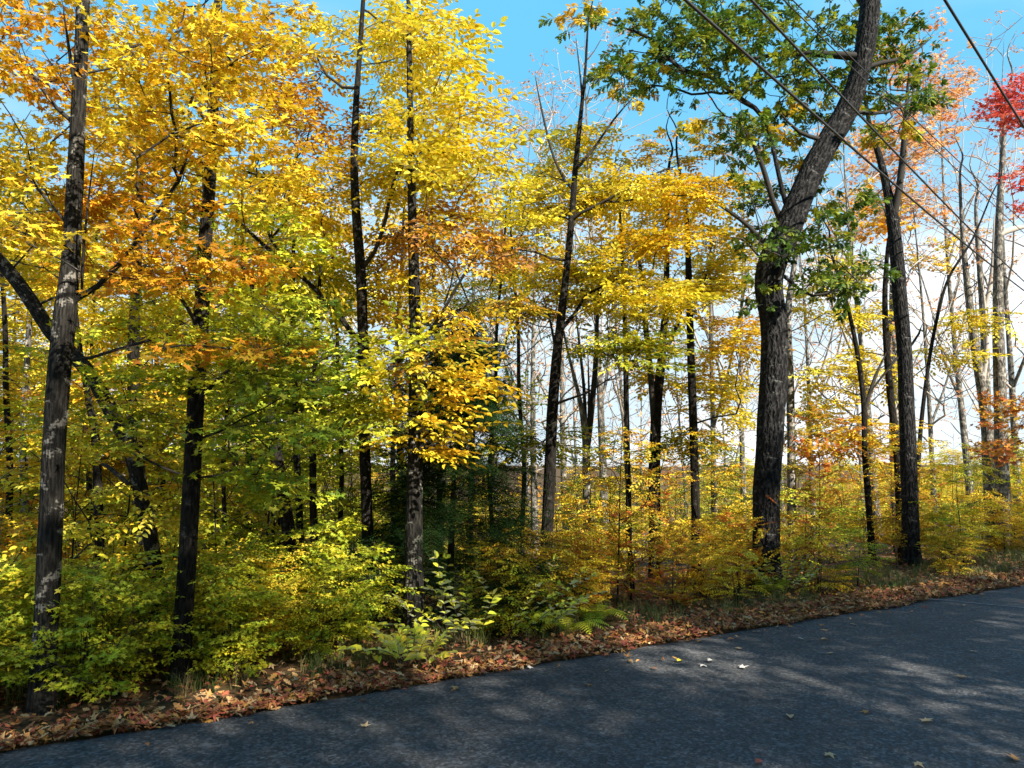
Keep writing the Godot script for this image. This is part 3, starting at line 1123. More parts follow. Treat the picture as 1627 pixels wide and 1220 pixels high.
func middle_trees() -> void:
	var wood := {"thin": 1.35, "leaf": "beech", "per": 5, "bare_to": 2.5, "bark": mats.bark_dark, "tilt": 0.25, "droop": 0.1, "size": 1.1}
	traced("slender_tree", "slender bare lower stem between the bright gap and the twin trunks", 12.0,
		[[1000, 880, 11], [998, 760, 10], [995, 640, 10], [994, 540, 9], [990, 440, 7], [985, 330, 4]], [], [[990, 400, 60, 30, 10, "yellow"], [1010, 330, 60, 30, 8, "gold"]], wood)
	traced("twin_tree", "twin dark stems dividing low, left of the crooked oak", 13.0,
		[[1040, 850, 20], [1040, 740, 20], [1044, 640, 18], [1052, 560, 14], [1058, 470, 11], [1060, 380, 8], [1062, 270, 5]],
		[[[1040, 680, 12], [1034, 600, 11], [1026, 520, 10], [1018, 430, 7], [1005, 360, 5]], [[1056, 560, 8], [1078, 510, 7], [1090, 440, 5]]],
		[[1090, 440, 70, 30, 18, "yellow"], [1060, 340, 60, 30, 12, "gold"], [1020, 500, 50, 24, 8, "yellow"], [1070, 600, 60, 24, 10, "gold"]], wood.merged({"known": "the twin stems"}))
	traced("slender_tree", "slender brown trunk right of the twin stems", 12.4,
		[[1106, 860, 16], [1104, 760, 15], [1101, 660, 14], [1097, 540, 13], [1094, 430, 11], [1090, 340, 8], [1075, 240, 4]], [],
		[[1140, 440, 60, 30, 20, "yellow"], [1150, 540, 60, 40, 20, "gold"], [1140, 630, 60, 40, 20, "yellow"], [1090, 700, 60, 30, 14, "olive"], [1060, 250, 60, 40, 10, "ochre"], [1140, 380, 60, 24, 12, "gold"]], wood)
	traced("pale_tree", "pale sunlit trunk just right of the crooked oak", 15.0,
		[[1258, 800, 15], [1257, 700, 14], [1255, 600, 13], [1252, 500, 12], [1262, 420, 9], [1275, 330, 6], [1290, 240, 4]], [],
		[[1300, 480, 50, 30, 14, "yellow"], [1290, 700, 60, 30, 16, "orange"], [1300, 650, 50, 24, 12, "yellow"], [1340, 500, 40, 20, 8, "yellow"]],
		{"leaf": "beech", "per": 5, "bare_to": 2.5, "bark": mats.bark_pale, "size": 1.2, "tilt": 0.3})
	traced("slender_tree", "thin stem leaning left between the oak and the forked trunk", 14.0,
		[[1380, 800, 11], [1374, 720, 10], [1372, 640, 9], [1362, 560, 8], [1345, 480, 6], [1320, 400, 4]],
		[[[1374, 650, 7], [1390, 600, 6], [1408, 560, 4]]],
		[[1340, 600, 60, 30, 14, "yellow"], [1390, 590, 40, 24, 8, "yellow"], [1350, 680, 50, 24, 12, "gold"]], wood)
	traced("slender_tree", "dark stem close behind the forked trunk", 14.5,
		[[1430, 820, 13], [1425, 720, 12], [1415, 630, 12], [1408, 540, 11], [1406, 460, 9], [1412, 380, 6]], [],
		[[1370, 570, 50, 20, 8, "yellow"], [1390, 500, 40, 20, 6, "yellow"]], wood)
	traced("leaning_tree", "thin bare stem leaning right beyond the forked trunk", 15.0,
		[[1455, 800, 8], [1463, 680, 7], [1475, 580, 6], [1490, 500, 5.5], [1508, 440, 4.5], [1545, 380, 3.5], [1575, 310, 2.5]], [],
		[[1540, 510, 50, 16, 10, "yellow"], [1510, 560, 60, 14, 8, "yellow"]], wood)
	traced("clump_tree", "pale grey trunk of the clump at the right, leaning left", 16.5,
		[[1585, 860, 22], [1575, 750, 20], [1565, 650, 18], [1552, 570, 15], [1540, 480, 12], [1530, 380, 8], [1525, 280, 4]],
		[[[1560, 620, 8], [1568, 540, 7], [1560, 440, 5]]],
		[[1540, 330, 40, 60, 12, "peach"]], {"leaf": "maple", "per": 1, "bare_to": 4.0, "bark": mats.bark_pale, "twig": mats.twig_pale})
	traced("clump_tree", "tall straight grey trunk of the clump at the right with a broken limb", 15.8,
		[[1596, 880, 24], [1592, 760, 22], [1589, 640, 20], [1586, 520, 18], [1586, 420, 15], [1588, 340, 13], [1592, 260, 9], [1600, 150, 5]],
		[[[1588, 372, 9], [1610, 364, 11], [1640, 358, 9]]],
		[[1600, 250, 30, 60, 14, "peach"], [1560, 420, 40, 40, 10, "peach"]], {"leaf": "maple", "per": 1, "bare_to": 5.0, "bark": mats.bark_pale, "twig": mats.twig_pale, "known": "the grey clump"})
	traced("clump_tree", "middle grey trunk of the clump at the right, forked above", 17.0,
		[[1575, 860, 18], [1568, 720, 16], [1566, 600, 14], [1562, 500, 12], [1556, 420, 9], [1550, 330, 5]],
		[[[1562, 500, 8], [1575, 440, 7], [1580, 340, 4]]],
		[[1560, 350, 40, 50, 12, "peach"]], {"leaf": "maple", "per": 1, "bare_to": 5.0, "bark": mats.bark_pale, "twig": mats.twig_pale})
	traced("red_maple_tree", "red maple whose bright crimson leaves reach in over the blue sky", 13.0,
		[[1745, 860, 30], [1742, 700, 28], [1738, 500, 26], [1732, 300, 20], [1728, 150, 14], [1722, 0, 8]],
		[[[1735, 330, 10], [1690, 260, 8], [1640, 210, 5]]],
		[[1615, 165, 46, 38, 34, "red"], [1680, 150, 60, 80, 30, "red"], [1640, 300, 40, 40, 10, "red"], [1612, 650, 46, 46, 15, "rust"], [1595, 705, 46, 26, 10, "rust"], [1700, 400, 50, 80, 20, "red"]],
		{"leaf": "maple", "per": 5, "bare_to": 2.0, "bark": mats.bark_oak, "size": 1.0})
	traced("peach_maple_tree", "tall maple with pale peach leaves behind the forked trunk", 22.0,
		[[1425, 860, 20], [1422, 700, 18], [1420, 500, 16], [1425, 350, 12], [1440, 230, 8], [1455, 120, 4]], [],
		[[1470, 190, 50, 60, 30, "peach"], [1400, 260, 60, 50, 24, "peach"], [1500, 130, 40, 30, 14, "peach"], [1360, 340, 60, 50, 26, "orange"], [1440, 320, 60, 40, 24, "peach"], [1340, 420, 60, 34, 20, "gold"], [1480, 400, 40, 24, 10, "gold"], [1450, 100, 60, 30, 14, "peach"]],
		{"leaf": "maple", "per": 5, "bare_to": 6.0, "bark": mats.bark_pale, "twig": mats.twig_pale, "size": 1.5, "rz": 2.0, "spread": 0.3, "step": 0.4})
	traced("branching_tree", "slim grey tree branching like a fan inside the bright gap", 14.0,
		[[932, 860, 15], [932, 760, 14], [930, 690, 13], [920, 630, 7], [905, 570, 5], [895, 520, 3]],
		[[[932, 720, 12], [940, 650, 11], [946, 580, 9], [950, 480, 6], [956, 380, 4]], [[931, 690, 7], [928, 620, 6], [922, 560, 5], [912, 470, 3]], [[934, 700, 6], [936, 640, 5], [934, 560, 4]]],
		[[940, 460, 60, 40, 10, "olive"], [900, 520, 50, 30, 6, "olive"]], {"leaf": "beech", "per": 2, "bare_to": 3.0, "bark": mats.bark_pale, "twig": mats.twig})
	traced("slender_tree", "thin dark stem with a crooked top behind the mottled maple", 8.5,
		[[165, 1040, 16], [160, 930, 15], [156, 800, 15], [152, 700, 14], [140, 630, 11], [128, 560, 8], [120, 480, 5]], [],
		[[180, 620, 60, 40, 12, "gold"], [110, 680, 60, 40, 12, "lime"]], wood)
	traced("dark_maple_tree", "dark trunk behind the arching tree, hung with yellow leaves", 9.0,
		[[232, 1020, 25], [228, 900, 24], [220, 760, 23], [214, 640, 22], [212, 560, 20], [216, 450, 16], [222, 300, 12], [230, 150, 8]], [],
		[[210, 500, 90, 50, 20, "yellow"], [130, 420, 80, 60, 18, "gold"], [290, 620, 70, 50, 14, "lime"], [180, 720, 80, 40, 14, "ochre"], [230, 300, 110, 90, 26, "gold"], [240, 150, 120, 90, 26, "yellow"]],
		{"leaf": "beech", "per": 6, "bare_to": 1.8, "size": 1.1})
	traced("pale_tree", "pale slim trunk glimpsed left of the mottled maple", 11.0,
		[[40, 960, 15], [40, 840, 14], [38, 720, 13], [42, 600, 11], [48, 480, 8], [50, 350, 5]], [],
		[[30, 560, 70, 60, 22, "yellow"], [40, 660, 70, 50, 18, "gold"], [20, 760, 60, 40, 14, "gold"], [50, 420, 80, 60, 18, "yellow"]],
		{"leaf": "beech", "per": 6, "bare_to": 1.8, "bark": mats.bark_pale, "size": 1.1, "known": "the pale slim trunk"})
	# slim dark stems that run up through the leaves
	var slim := [[18, 9.5, 12, -4], [140, 11.0, 10, 3], [262, 10.5, 9, -6], [352, 9.2, 8, 5], [398, 11.5, 12, -3], [428, 9.8, 7, 6], [545, 10.0, 9, -4], [622, 11.0, 10, 4], [700, 12.5, 11, -3], [775, 12.0, 8, 6], [835, 13.0, 9, -5]]
	for e in slim:
		var x: float = e[0]
		var w: float = e[2]
		var l: float = e[3]
		var o := traced("slim_tree", "", e[1], [[x, 950, w], [x + l, 850, w * 0.95], [x + l * 0.5, 740, w * 0.9], [x + l * 2.0, 630, w * 0.82], [x + l * 2.4, 520, w * 0.7], [x + l * 4.0, 420, w * 0.55], [x + l * 5.0, 330, w * 0.35]], [], [[x + l * 3, 470, 55, 50, 8, "yellow"], [x + l * 4, 370, 60, 50, 8, "gold"], [x, 640, 50, 24, 5, "lime"]], wood)
		o.set_meta("label", "slim dark stem rising through the leaves " + beside(o.position))
		o.set_meta("group", "slim dark stems in the wood")
	# the conifer
	var hem := {"leaf": "hemlock", "per": 6, "size": 1.6, "tilt": 0.25, "droop": 0.35, "bare_to": 0.3, "rise": -0.2, "cone": true, "spread": 0.22, "rough": 0.1}
	var h := invented("conifer_tree", "dark green conifer with drooping boughs behind the beech trunk", "", 2.9, 0.10, 0.4, 1.0, 190, ["hemlock"], hem)
	var p := at(712, 900, 8.2)
	h.position = Vector3(p.x, ground_y(p.x, p.z), p.z)
	var h2 := copy_of(h, Vector3.ZERO, 2.0, 0.55, "small dark green conifer low beside the tall one")
	p = at(650, 900, 10.5)
	h2.position = Vector3(p.x, ground_y(p.x, p.z), p.z)

func far_trees() -> void:
	var leafy := []
	var specs := [["gold_beech_tree", "background beech with layered golden leaves", ["yellow", "gold"], 8.5, 0.20, 170], ["lime_beech_tree", "background beech with lime green leaves", ["lime", "yellow", "green"], 7.5, 0.18, 170], ["amber_maple_tree", "background maple with amber orange leaves", ["orange", "gold"], 9.5, 0.22, 180], ["yellow_beech_tree", "tall background beech with clear yellow leaves", ["yellow"], 11.0, 0.24, 200]]
	for sp in specs:
		leafy.append(invented(sp[0], sp[1], sp[1].replace("beech", "beeches").replace("maple", "maples"), sp[3], sp[4], 1.6, sp[3] * 0.24, sp[5], sp[2], {"leaf": "maple" if sp[0] == "amber_maple_tree" else "beech", "per": 6, "size": 1.5, "spread": 0.3, "step": 0.35, "bare_to": 1.4, "tilt": 0.35, "tip_r": 0.004}))
	var spots := [[25, 14, 0], [120, 19, 3], [215, 15, 1], [330, 17, 0], [430, 15, 1], [540, 19, 3], [-70, 13, 0], [400, 27, 2], [60, 28, 3]]
	for o in leafy:
		o.set_meta("base_label", o.get_meta("label"))
	var used := {}
	for sp in spots:
		var src: Node3D = leafy[sp[2]]
		var p := at(sp[0], 740, sp[1])
		p.y = ground_y(p.x, p.z)
		var size := rng.randf_range(0.62, 0.85)
		if not used.has(sp[2]):
			used[sp[2]] = true
			src.transform = Transform3D(Basis(Vector3.UP, rng.randf() * TAU).scaled(Vector3.ONE * size), p)
		else:
			src = copy_of(src, p, rng.randf() * TAU, size)
		src.set_meta("label", "%s %s" % [src.get_meta("base_label"), beside(p)])
	# the far side of the dip: crowns that close the view just above the undergrowth
	var n_far := 0
	while n_far < 46:
		var p := EDGE + INTO * rng.randf_range(42.0, 115.0) + ALONG * rng.randf_range(10.0, 190.0)
		var px := 813.5 + F * p.x / -p.z
		if p.z > -30.0 or px < 560 or px > 1680:
			continue
		p.y = ground_y(p.x, p.z)
		var o := copy_of(leafy[rng.randi() % 4], p, rng.randf() * TAU, rng.randf_range(0.75, 1.1))
		o.set_meta("label", "distant autumn tree low on the far side of the dip")
		o.set_meta("group", "distant autumn trees beyond the dip")
		n_far += 1
	# bare and nearly bare trees that stand pale in the sun
	var bare := []
	for k in 3:
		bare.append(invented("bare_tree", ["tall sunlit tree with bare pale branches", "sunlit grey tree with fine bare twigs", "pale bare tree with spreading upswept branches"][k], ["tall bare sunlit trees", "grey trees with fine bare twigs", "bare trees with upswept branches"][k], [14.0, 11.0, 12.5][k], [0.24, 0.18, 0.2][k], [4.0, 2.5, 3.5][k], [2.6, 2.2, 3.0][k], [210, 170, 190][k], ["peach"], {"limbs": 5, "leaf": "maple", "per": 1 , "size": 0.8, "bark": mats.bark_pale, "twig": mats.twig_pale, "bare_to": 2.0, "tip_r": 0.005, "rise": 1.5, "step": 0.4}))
	var bspots := [[640, 17, 0], [700, 19, 1], [745, 17, 2], [790, 22, 0], [850, 19, 0], [900, 21, 2], [960, 18, 0], [1000, 24, 1], [1130, 19, 2], [1180, 23, 0], [1290, 20, 1], [1390, 18, 1], [1480, 22, 2], [1540, 24, 0], [1610, 20, 2], [580, 24, 0], [500, 26, 0], [1090, 30, 1], [840, 32, 2], [1240, 30, 0], [1370, 32, 2], [920, 36, 0], [1580, 30, 1], [1020, 40, 2], [1150, 42, 0], [700, 32, 1], [380, 24, 0], [300, 21, 1], [240, 28, 2], [90, 23, 0], [160, 20, 1], [20, 26, 2], [450, 32, 1]]
	for o in bare:
		o.set_meta("base_label", o.get_meta("label"))
	used = {}
	for sp in bspots:
		var src: Node3D = bare[sp[2]]
		var p := at(sp[0], 740, sp[1])
		p.y = ground_y(p.x, p.z)
		var size := rng.randf_range(0.85, 1.1)
		if not used.has(sp[2]):
			used[sp[2]] = true
			src.transform = Transform3D(Basis(Vector3.UP, rng.randf() * TAU).scaled(Vector3.ONE * size), p)
		else:
			src = copy_of(src, p, rng.randf() * TAU, size)
		src.set_meta("label", "%s %s" % [src.get_meta("base_label"), beside(p)])

func shade_trees() -> void:
	# the trees on the near side of the road, behind the viewer, that keep the road in shade
	var src := invented("roadside_tree", "leafy tree on the near side of the road, opposite the wood", "trees on the near side of the road", 10.4, 0.30, 1.8, 2.8, 200, ["gold", "lime"], {"leaf": "maple", "per": 6, "size": 1.9, "spread": 0.45, "step": 0.5, "bare_to": 1.5, "tip_r": 0.006})
	var first := true
	for sp in [[-9.0, -13.0, 1.04], [-4.6, -12.0, 1.03], [-0.6, -13.4, 1.13], [3.4, -12.2, 1.05], [5.6, -11.4, 0.88], [7.4, -13.4, 1.1], [11.6, -12.4, 1.1], [16.0, -13.2, 1.15], [21.0, -12.6, 1.1], [27.0, -13.6, 1.1], [1.4, -17.0, 1.1], [-6.4, -17.0, 1.05], [9.4, -17.0, 1.15], [18.6, -17.0, 1.15]]:
		var p: Vector3 = EDGE + ALONG * sp[0] + INTO * sp[1]
		p.y = ground_y(p.x, p.z)
		if first:
			first = false
			src.transform = Transform3D(Basis(Vector3.UP, 0.7).scaled(Vector3.ONE * sp[2]), p)
		else:
			copy_of(src, p, rng.randf() * TAU, sp[2])

func before_trunk(px: float, s: float) -> bool:   # the feet of the main trunks stay open towards the road
	return s < 2.0 and ((px > 1165 and px < 1265) or (px > 1415 and px < 1485) or (px > 35 and px < 105) or (px > 245 and px < 325) or (px > 625 and px < 690))

func undergrowth() -> void:
	var kinds := []
	var specs := [
		["golden_sapling", "beech sapling with layered golden leaves", ["yellow", "gold"], "beech", "golden beech saplings in the undergrowth"],
		["olive_sapling", "beech sapling with olive green leaves", ["olive", "green"], "beech", "olive green saplings in the undergrowth"],
		["ochre_sapling", "sapling with ochre brown leaves", ["ochre", "ochre", "gold"], "beech", "ochre saplings in the undergrowth"],
		["orange_sapling", "maple sapling with orange leaves", ["orange", "gold"], "maple", "orange maple saplings in the undergrowth"],
		["lime_sapling", "sapling with lime yellow leaves", ["lime", "yellow"], "beech", "lime saplings in the undergrowth"],
		["rusty_sapling", "sapling with rust red leaves", ["rust", "ochre"], "ovate", "rusty saplings in the undergrowth"],
		["green_sapling", "maple sapling with green leaves", ["green", "lime"], "maple", "green maple saplings in the undergrowth"]]
	for sp in specs:
		var pair := []
		for v in 2:
			pair.append(invented(sp[0], sp[1], sp[4], 2.6 if v == 0 else 1.5, 0.035 if v == 0 else 0.02, 0.35 if v == 0 else 0.15, 0.85 if v == 0 else 0.7, 46 if v == 0 else 40, sp[2], {"leaf": sp[3], "per": 5, "tree": false, "category": "sapling", "bare_to": 0.15, "spread": 0.16, "rough": 0.0, "rise": 0.3, "tilt": 0.25, "size": 0.82}, 1 if v == 0 else 3))
		kinds.append(pair)
	var used := {}
	var placed := []
	var tries := 0
	while placed.size() < 175 and tries < 6000:
		tries += 1
		var s := 0.9 + 17.0 * pow(rng.randf(), 1.5)
		var a := rng.randf_range(-6.0, 22.0) * (1.0 + s * 0.06)
		var p := EDGE + ALONG * a + INTO * s
		var px := 813.5 + F * p.x / -p.z
		if p.z > -3.0 or px < -120 or px > 1750:
			continue
		if (px > 670 and px < 790 and s < 4.5) or before_trunk(px, s):
			continue
		var ok := true
		var need := 0.55 + s * 0.06
		for o in placed:
			if Vector2(o.x - p.x, o.z - p.z).length() < need:
				ok = false
				break
		if not ok:
			continue
		placed.append(p)
		var left := clampf((760.0 - px) / 200.0, 0.0, 1.0)
		var k := 0
		var roll := rng.randf()
		if px < 250:
			k = 0 if roll < 0.35 else (3 if roll < 0.55 else (1 if roll < 0.75 else (2 if roll < 0.9 else 4)))
		elif px < 620:
			k = 6 if roll < 0.36 else (1 if roll < 0.66 else (4 if roll < 0.84 else (0 if roll < 0.93 else 3)))
		elif px < 900:
			k = 0 if roll < 0.3 else (2 if roll < 0.55 else (1 if roll < 0.8 else 4))
		else:
			k = 2 if roll < 0.46 else (0 if roll < 0.54 else (1 if roll < 0.78 else (5 if roll < 0.93 else 4)))
		var v := 0 if rng.randf() < clampf(s * 0.16, 0.1, 0.75) else 1
		var size := rng.randf_range(0.7, 1.1) * clampf(lerpf(0.45, 0.55, left) + s * 0.17, 0.45, lerpf(0.9, 1.5, left))
		p.y = ground_y(p.x, p.z)
		var src: Node3D = kinds[k][v]
		if not used.has(src):
			used[src] = true
			src.transform = Transform3D(Basis(Vector3.UP, rng.randf() * TAU).scaled(Vector3.ONE * size), p)
		else:
			src = copy_of(src, p, rng.randf() * TAU, size)
		src.set_meta("label", "%s %s %s" % ["tall" if v == 0 else "bushy low", specs[k][1], beside(p)])
	# a low fringe where the undergrowth meets the grass
	var fringe := 0
	while fringe < 72:
		var s := rng.randf_range(0.75, 2.6)
		var a := rng.randf_range(-4.5, 19.0)
		var p := EDGE + ALONG * a + INTO * s
		var px := 813.5 + F * p.x / -p.z
		if fringe < 26:
			p = EDGE + ALONG * rng.randf_range(-4.2, 1.5) + INTO * rng.randf_range(0.6, 1.9)
			px = 813.5 + F * p.x / -p.z
			s = into(p.x, p.z)
		if (px > 600 and px < 800) or p.z > -3.0 or before_trunk(px, s + 0.1):
			continue
		p.y = ground_y(p.x, p.z)
		var k: int = [1, 1, 6, 2, 2, 4, 5][rng.randi() % 7]
		if px > 850 and rng.randf() < 0.5:
			k = 2
		if px < 600:
			k = [1, 6, 6, 4, 1][rng.randi() % 5]
		var src: Node3D = kinds[k][1]
		var size := rng.randf_range(0.38, 0.62)
		if not used.has(src):
			used[src] = true
			src.transform = Transform3D(Basis(Vector3.UP, rng.randf() * TAU).scaled(Vector3.ONE * size), p)
		else:
			src = copy_of(src, p, rng.randf() * TAU, size)
		src.set_meta("label", "knee high %s %s" % [specs[k][1], beside(p)])
		fringe += 1
	# leafless stalks between the bushes
	var stalk := invented("bare_sapling", "thin leafless sapling", "leafless saplings in the undergrowth", 2.3, 0.022, 0.5, 0.45, 22, ["ochre"], {"leaf": "none", "tree": false, "category": "sapling", "bare_to": 0.4, "rough": 0.0, "rise": 1.4})
	var stalks := 0
	while stalks < 42:
		var s := rng.randf_range(0.9, 9.0)
		var p := EDGE + ALONG * rng.randf_range(-5.0, 20.0) + INTO * s
		var px := 813.5 + F * p.x / -p.z
		if p.z > -3.5 or px < -40 or px > 1680:
			continue
		p.y = ground_y(p.x, p.z)
		var size := rng.randf_range(0.6, 1.35)
		var o := stalk
		if stalks == 0:
			o.transform = Transform3D(Basis(Vector3.UP, rng.randf() * TAU).scaled(Vector3.ONE * size), p)
		else:
			o = copy_of(stalk, p, rng.randf() * TAU, size)
		o.set_meta("label", "%s leafless sapling with fine dark twigs %s" % ["tall" if size > 0.95 else "short", beside(p)])
		stalks += 1
	for pair in kinds:
		for o in pair:
			if not used.has(o):
				o.queue_free()

func verge() -> void:
	# shrubs and ferns that stand out at the edge of the asphalt
	var y1 := leafy_shrub("yellow_shrub", "low bright yellow green shrub at the asphalt edge", at(655, 1066, 6.4), 26, 5, 0.32, ["lime", "yellow", "lime"])
	var g1 := leafy_shrub("green_shrub", "leafy green shrub right of the straight beech trunk", at(745, 1020, 7.25), 20, 7, 0.85, ["lime", "green", "lime"])
	var g2 := leafy_shrub("green_shrub", "smaller leafy green shrub between the yellow shrub and the fern", at(830, 1010, 7.7), 18, 8, 0.7, ["green", "lime", "green"])
	leafy_shrub("green_shrub", "dark green broad leaved shrub at the foot of the crooked oak", at(1245, 930, 9.8), 12, 7, 0.55, ["green"])
	fern(at(905, 1018, 7.5), 0.42, "yellow green fern arching over the leaf litter", "lime")
	fern(at(945, 995, 8.0), 0.45, "dark green fern behind the yellow green one", "green")
	fern(at(1225, 930, 9.9), 0.45, "green fern at the foot of the crooked oak", "green")

	# leaf litter along the asphalt edge
	var shapes := []
	for v in 4:
		var s := Soup.new()
		var white := Color(1, 1, 1)
		if v < 2:
			maple_leaf(s, Vector3(-0.04, 0, 0), Vector3.RIGHT, Vector3.UP, 0.095, white, [0.35, -0.3][v])
		elif v == 2:
			oak_leaf(s, Vector3(-0.055, 0.012, 0), Vector3(1, 0.12, 0).normalized(), Vector3.UP, 0.12, white)
		else:
			beech_leaf(s, Vector3(-0.035, 0, 0), Vector3(1, 0.1, 0).normalized(), Vector3.UP, 0.075, 0.045, white)
		shapes.append(s.mesh())
	var litter := Node3D.new()
	litter.name = "leaf_litter"
	add_child(litter)
	litter.set_meta("kind", "stuff")
	litter.set_meta("label", "drift of red brown fallen leaves along the asphalt edge")
	litter.set_meta("category", "leaf litter")
	var xf := [[], [], [], []]
	var cols := [[], [], [], []]
	for k in 26000:
		var a := rng.randf_range(-5.0, 24.0)
		var s := 0.0
		if k < 15000:
			s = -0.05 + absf(rng.randfn(0.0, lerpf(0.17, 0.32, clampf((a + 2.0) / 6.0, 0.0, 1.0)))) + 0.12 * soft.get_noise_2d(a * 14.0, 2.0)
		elif k < 15130:
			s = -absf(rng.randfn(0.0, 0.3))      # strays blown onto the asphalt
		else:
			s = rng.randf_range(0.25, 2.2) if k < 22000 else rng.randf_range(1.5, 9.0)
		var q := EDGE + ALONG * a + INTO * s
		var heap := 0.05 * clampf(1.0 - absf(s - 0.28) / 0.5, 0.0, 1.0)
		q.y = maxf(ground_y(q.x, q.z), 0.0 if s < 0.1 else -9.0) + 0.012 + rng.randf() * (0.02 + heap)
		var tilt := 0.25 if s < 0.0 else 0.6
		var up := Vector3(rng.randf_range(-1, 1) * tilt, 1, rng.randf_range(-1, 1) * tilt).normalized()
		if rng.randf() < 0.4:
			up = -up
		var dir := Vector3(rng.randf_range(-1, 1), 0, rng.randf_range(-1, 1))
		dir = (dir - up * dir.dot(up)).normalized()
		var sc := rng.randf_range(0.4, 0.8)
		var v := rng.randi() % 4
		xf[v].append(Transform3D(Basis(dir * sc, up * sc, dir.cross(up) * sc), q))
		var col: Color = pal.dry[rng.randi() % pal.dry.size()]
		var b := rng.randf_range(0.75, 1.15)
		cols[v].append(Color(col.r * b, col.g * b, col.b * b))
	for v in 4:
		lay("fallen_leaves", shapes[v], mats.dry, xf[v], cols[v], litter).set_meta("kind", "stuff")

	# grass between the litter and the undergrowth
	var blade := Soup.new()
	for k in 9:
		var a := rng.randf() * TAU
		var lean := Vector3(cos(a), 0, sin(a)) * rng.randf_range(0.02, 0.10)
		var foot := Vector3(rng.randf_range(-0.04, 0.04), 0, rng.randf_range(-0.04, 0.04))
		var hh := rng.randf_range(0.06, 0.17)
		var side := Vector3(-sin(a), 0, cos(a)) * 0.0022
		var n := blade.v.size()
		blade.v.append_array(PackedVector3Array([foot - side, foot + side, foot + lean * 0.4 + Vector3(0, hh * 0.6, 0) - side * 0.8, foot + lean * 0.4 + Vector3(0, hh * 0.6, 0) + side * 0.8, foot + lean * 1.4 + Vector3(0, hh, 0)]))
		var tc := tinted()
		for j in 5:
			blade.c.append(tc)
		blade.i.append_array(PackedInt32Array([n, n + 2, n + 1, n + 1, n + 2, n + 3, n + 2, n + 4, n + 3]))
	xf = []
	cols = []
	for k in 4200:
		var a := rng.randf_range(-5.0, 24.0)
		var s := 0.45 + 1.5 * pow(rng.randf(), 1.4)
		if soft.get_noise_2d(a * 10.0, s * 10.0) + 0.25 < rng.randf() * 0.5:
			continue
		var q := EDGE + ALONG * a + INTO * s
		q.y = ground_y(q.x, q.z)
		var sc := rng.randf_range(0.6, 1.2)
		xf.append(Transform3D(Basis(Vector3.UP, rng.randf() * TAU).scaled(Vector3(sc, sc, sc)), q))
		var col: Color = [Color(.11, .15, .03), Color(.17, .18, .05), Color(.26, .21, .09), Color(.07, .12, .025)][rng.randi() % 4]
		cols.append(col)
	var gr := lay("grass", blade.mesh(), mats.blade, xf, cols, self)
	tag(gr, "thin strip of grass between leaf litter and undergrowth", "grass", "", "stuff")

	# single leaves that lie on the asphalt, where the photograph shows them
	var lying := [[1117, 1059, 2], [1129, 1052, 2], [1080, 1052, 9], [1179, 1062, 2], [1175, 1032, 5], [1202, 1005, 5], [1273, 1016, 2], [1311, 1018, 5], [1318, 1039, 5], [1356, 993, 5], [1310, 1003, 3], [1255, 1141, 5], [1374, 1133, 1], [1471, 1147, 5], [1547, 1036, 5], [1527, 1077, 3], [1206, 1214, 6], [1319, 1202, 5], [1460, 1217, 5], [1613, 1208, 1], [936, 1090, 0], [842, 1062, 2], [828, 1063, 5], [580, 1156, 5], [722, 1094, 3], [514, 1115, 5], [272, 1156, 5], [90, 1176, 5], [958, 1038, 5], [1003, 1033, 6], [1000, 1053, 3], [965, 1043, 0], [1110, 1020, 1], [1400, 965, 5], [1440, 962, 3], [1480, 941, 5], [1530, 963, 5], [1560, 945, 3]]
	var flat := []
	for v in 3:
		var s := Soup.new()
		if v == 0:
			maple_leaf(s, Vector3(-0.04, 0, 0), Vector3.RIGHT, Vector3.UP, 0.095, Color(1, 1, 1), 0.12)
		elif v == 1:
			beech_leaf(s, Vector3(-0.04, 0, 0), Vector3.RIGHT, Vector3.UP, 0.085, 0.055, Color(1, 1, 1))
		else:
			maple_leaf(s, Vector3(-0.04, 0, 0), Vector3.RIGHT, Vector3.UP, 0.08, Color(1, 1, 1), -0.1)
		flat.append(s.mesh())
	for e in lying:
		var q := on_road(e[0], e[1])
		var v := rng.randi() % 3
		var colour: Color = Color(.55, .50, .44) if e[2] == 2 else (Color(.6, .5, .03) if e[2] == 9 else pal.dry[e[2]])
		var names: Array = {0: ["small brown leaf lying on the dark asphalt", "brown leaves on the asphalt"], 1: ["curled orange brown leaf lying on the asphalt", "orange brown leaves on the asphalt"], 2: ["pale whitish leaf lying underside up on the asphalt", "pale leaves on the asphalt"], 3: ["dull tan leaf lying flat on the asphalt", "dull tan leaves on the asphalt"], 5: ["light tan leaf lying on the asphalt", "light tan leaves on the asphalt"], 6: ["dark red leaf lying on the asphalt", "red leaves on the asphalt"], 9: ["bright yellow leaf lying on the asphalt", ""]}[e[2]]
		var m := leaf_material("fallen leaf", 0.2, 0.75)
		m.albedo_color = lin(colour.r, colour.g, colour.b)
		m.vertex_color_use_as_albedo = false
		var o := part(numbered("fallen_leaf"), flat[v], m, self)
		o.position = q + Vector3(0, 0.014, 0)
		o.rotation = Vector3(rng.randf_range(-0.12, 0.12), rng.randf() * TAU, rng.randf_range(-0.12, 0.12))
		o.scale = Vector3.ONE * rng.randf_range(0.75, 1.05)
		tag(o, names[0], "leaf", names[1])

